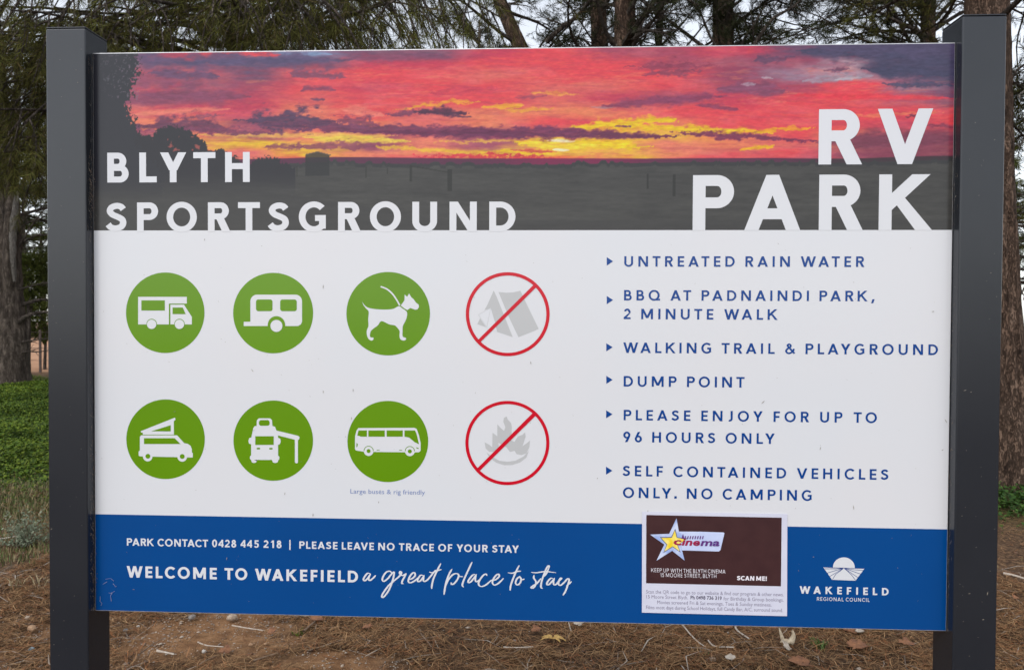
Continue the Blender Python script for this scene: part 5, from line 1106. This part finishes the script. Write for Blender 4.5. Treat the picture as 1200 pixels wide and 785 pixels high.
e1, _ = lean_tree(722, 701, 8.4, .15, 'slender leaning pine, leftmost of the bare trunks above the sign', 301, targets=tg(650, 760, 6, .35))
lean_tree(732, 729, 7.6, .125, 'straight pine close behind the leaning one above the sign', 302, targets=tg(690, 830, 4, .3))
lean_tree(742, 739, 9.2, .10, 'thin dark pine trunk right behind the straight one', 306, limbs=8, targets=tg(740, 790, 3, .4))
lean_tree(820, 585, 9.8, .17, 'pine leaning far left with its trunk crossing near the middle', 303, limbs=12, targets=tg(640, 720, 4, .5), lean_more=.95)
e4, _ = lean_tree(856, 847, 8.6, .19, 'thick dark pine trunk above the letters RV at the centre right', 304, limbs=16, targets=tg(780, 960, 20, .75))
lean_tree(750, 775, 9.6, .07, 'thin crooked pine left of the thick dark trunk', 305, limbs=8, targets=tg(760, 840, 5, .5))
e7, _ = lean_tree(1088, 1088, 9.0, .13, 'dark pine trunk just left of the right post', 307, limbs=16, targets=tg(940, 1110, 22, .8), nm='needles_dark')
bares(e4, 8.0, [((852, 75), (735, -12), .028), ((858, 70), (948, -18), .03), ((866, 60), (915, -25), .02), ((845, 62), (800, -20), .018), ((850, 58), (1010, 10), .016), ((862, 78), (960, 30), .014), ((800, 60), (880, -12), .013)], 91)
bares(e7, 8.4, [((1098, 50), (985, -14), .030), ((1092, 60), (1040, -20), .026), ((1085, 55), (960, 25), .016), ((1090, 66), (930, 10), .018), ((1080, 40), (1010, -30), .012), ((1096, 30), (1150, -20), .016)], 92)
bares(e1, 7.6, [((640, 50), (706, -14), .035), ((705, 40), (760, -20), .014), ((736, 62), (775, -25), .028), ((742, 52), (800, 4), .012)], 93)
# D: the big rough pine behind the right post
e, t = lean_tree(1178, 1156, 5.5, .235, 'large rough barked pine right behind the right post', 308, sides=40, limbs=10, zlow=3.4, targets=[(1205, 120, .4, .02, .9), (1215, 175, .5, .02, .9), (1200, 240, .8, .02, .8), (1230, 60, 0, .02, .9), (1100, -20, .2, .02, .5), (1210, 290, 1.0, .015, .8), (1195, 90, 1.2, .012, .7)], nm='needles', bark='bark_red')
# curly dead twigs right of the right post
rt = e.location; q = Tree(55)
for a, b in ((1205, 80), (1196, 118), (1204, 150), (1188, 172), (1210, 200), (1200, 352), (1212, 300)):
    q.bare(np.array([.12, -.1, away(1180, b - 25, 5.4).z]), W(a, b, 5.3, rt), .012, 6, .16, .1)
mesh_obj('dead_branches', *join(q.tubes), M['dead'], e, smooth=True)

# E: further pines behind, one of each kind built, the rest copies
def far_tree(loc, seed, H, spread, label, nm, zlow=2.0, n=40, per=15, wd=.016, ln=(.12, .2)):
    e = empty('pine_tree', loc, label, 'tree', 'pines growing further behind the sign'); t = Tree(seed); r = t.r
    tk = [trunk_mesh([(0, 0, -.1), (.05, 0, H * .35), (-.08, 0, H * .7), (0, 0, H)], [.2, .16, .1, .02], 18, 60, .1, seed)]
    for k in range(n):
        a = r.uniform(0, 6.28); z0 = zlow + (H - zlow - .4) * (k + .5) / n; L = spread * (1.15 - .9 * (z0 - zlow) / (H - zlow)) * r.uniform(.65, 1.1)
        t.limb((0, 0, z0), (math.cos(a) * L, math.sin(a) * L, z0 + r.uniform(-.5, .7)), .05, .07, 10, 8, .95, .2, .4, .03, 1, .1, (.2, .4))
    finish(t, e, M[nm], M['bark_grey'], tk, per, ln, wd); return e
def clone(e, loc, rz, sc, label):
    c = e.copy(); COL.objects.link(c); c.location = loc; c.rotation_euler = (0, 0, rz); c.scale = (sc, sc, sc); c['label'] = label
    for ch in list(e.children): d = ch.copy(); COL.objects.link(d); d.parent = c
    return c
F1 = far_tree((-9.2, 21.5, 0), 401, 9.5, 3.4, 'bushy dark pine behind the clover, between the grey trunk and the left post', 'needles_dark', 2.9)
F2 = far_tree((-13.5, 24, 0), 402, 8, 3.0, 'broad light green pine behind the stout grey trunk', 'needles_light', 2.6)
for i, (px_, y_, rz, sc, src, lab) in enumerate([
    (28, 62, 2.2, 1.5, F1, 'pine across the red track, seen past the grey trunk'), (50, 66, .4, 1.4, F2, 'light pine across the red track beside the left post'),
    (110, 19, 4.0, 1.0, F1, 'dark pine rising over the left end of the sign'), (330, 21, .8, 1.1, F1, 'pine far behind the leafy boughs above the word Blyth'), 
    (560, 22, 1.7, 1.15, F1, 'pine behind the boughs at the middle of the sign'), (905, 24, 3.3, 1.0, F1, 'distant pine between the thick dark trunk and the letters RV'), (1010, 19, .2, .85, F1, 'distant pine over the letter R of the banner'), (1235, 18, 4.4, .9, F1, 'distant pine beyond the right edge behind the rough trunk'),
    (1150, 26, 2.0, 1.0, F2, 'light green pine far behind the right post'), (690, 30, 1.0, 1.0, F1, 'distant pine seen between the bare trunks right of the middle')]):
    p = away(px_, 392, y_); clone(src, (p.x, y_, -.05), rz, sc, lab)
for i, (px_, y_, lab) in enumerate([(-420, 24, 'pine far out to the left beyond the clover'), (-170, 30, 'pine left of the stout grey trunk beyond the fence'), (1380, 27, 'pine far out to the right of the rough trunk')]):
    p = away(px_, 392, y_); clone(F1 if i % 3 else F2, (p.x, y_, -.05), i * 1.3, .85 + .05 * (i % 4), lab)
# rounded bright bush past the grey trunk
def bush(px_, y_, zc, rx, rz_, label, seed, n=900):
    p = away(px_, 392, y_); e = empty('bush', (p.x, y_, 0), label, 'bush'); t = Tree(seed); r = t.r
    t.tubes.append(tube(np.array([(0, 0, -.1), (.03, 0, zc * .5), (0, 0, zc)]), [.05, .04, .02], 8))
    for k in range(n):
        u = r.normal(0, 1, 3); u = unit(u); q_ = u * r.uniform(.55, 1.0) * np.array([rx, rx, rz_]) * (1 + .25 * math.sin(u[0] * 5 + seed) * math.cos(u[2] * 4)); t.tw.append((q_ + np.array([0, 0, zc]), unit(u + r.normal(0, .3, 3)), .12))
    for k in range(9):
        u = unit(r.normal(0, 1, 3)); t.tubes.append(tube(np.array([(0, 0, zc * .5), tuple(u * [rx * .5, rx * .5, rz_ * .4] + np.array([0, 0, zc * .9])), tuple(u * [rx * .9, rx * .9, rz_ * .9] + np.array([0, 0, zc]))]), [.02, .012, .005], 5))
    mesh_obj('stems', *join(t.tubes), M['branch'], e); mesh_obj('foliage', *t.needles(24, (.06, .12), .014), M['needles_light'], e)
bush(33, 17.4, 2.62, .42, .62, 'rounded light green bush right of the grey trunk', 71); bush(52, 20.5, 1.5, .8, .55, 'low olive bush by the fence left of the post', 72, 1300)

# wire fence along the red track
fe = empty('wire_fence', (0, 0, 0), 'thin wire fence on dark posts along the red dirt track', 'fence')
M['fence'] = mat('rusty_steel_post', (.05, .035, .03), rough=.8, var=(.09, .06, .05), scale=30)
y_f = 19.2; X0 = away(47, 392, y_f).x
for i in range(-3, 6):
    x = X0 + i * 2.6; v_, f_ = box_vf(-.03, .03, -.02, .02, -.3, 1.22, .004); o = mesh_obj('post', v_, f_, M['fence'], fe); o.location = (x, y_f, 0)
for z in (.35, .7, 1.15):
    xs = np.linspace(X0 - 7.8, X0 + 13, 30); v_, f_ = tube(np.stack([xs, xs * 0 + y_f - .02, z - .015 * np.sin((xs - X0) / 2.6 * np.pi) ** 2], 1), .006, 5); mesh_obj('wire', v_, f_, M['fence'], fe)
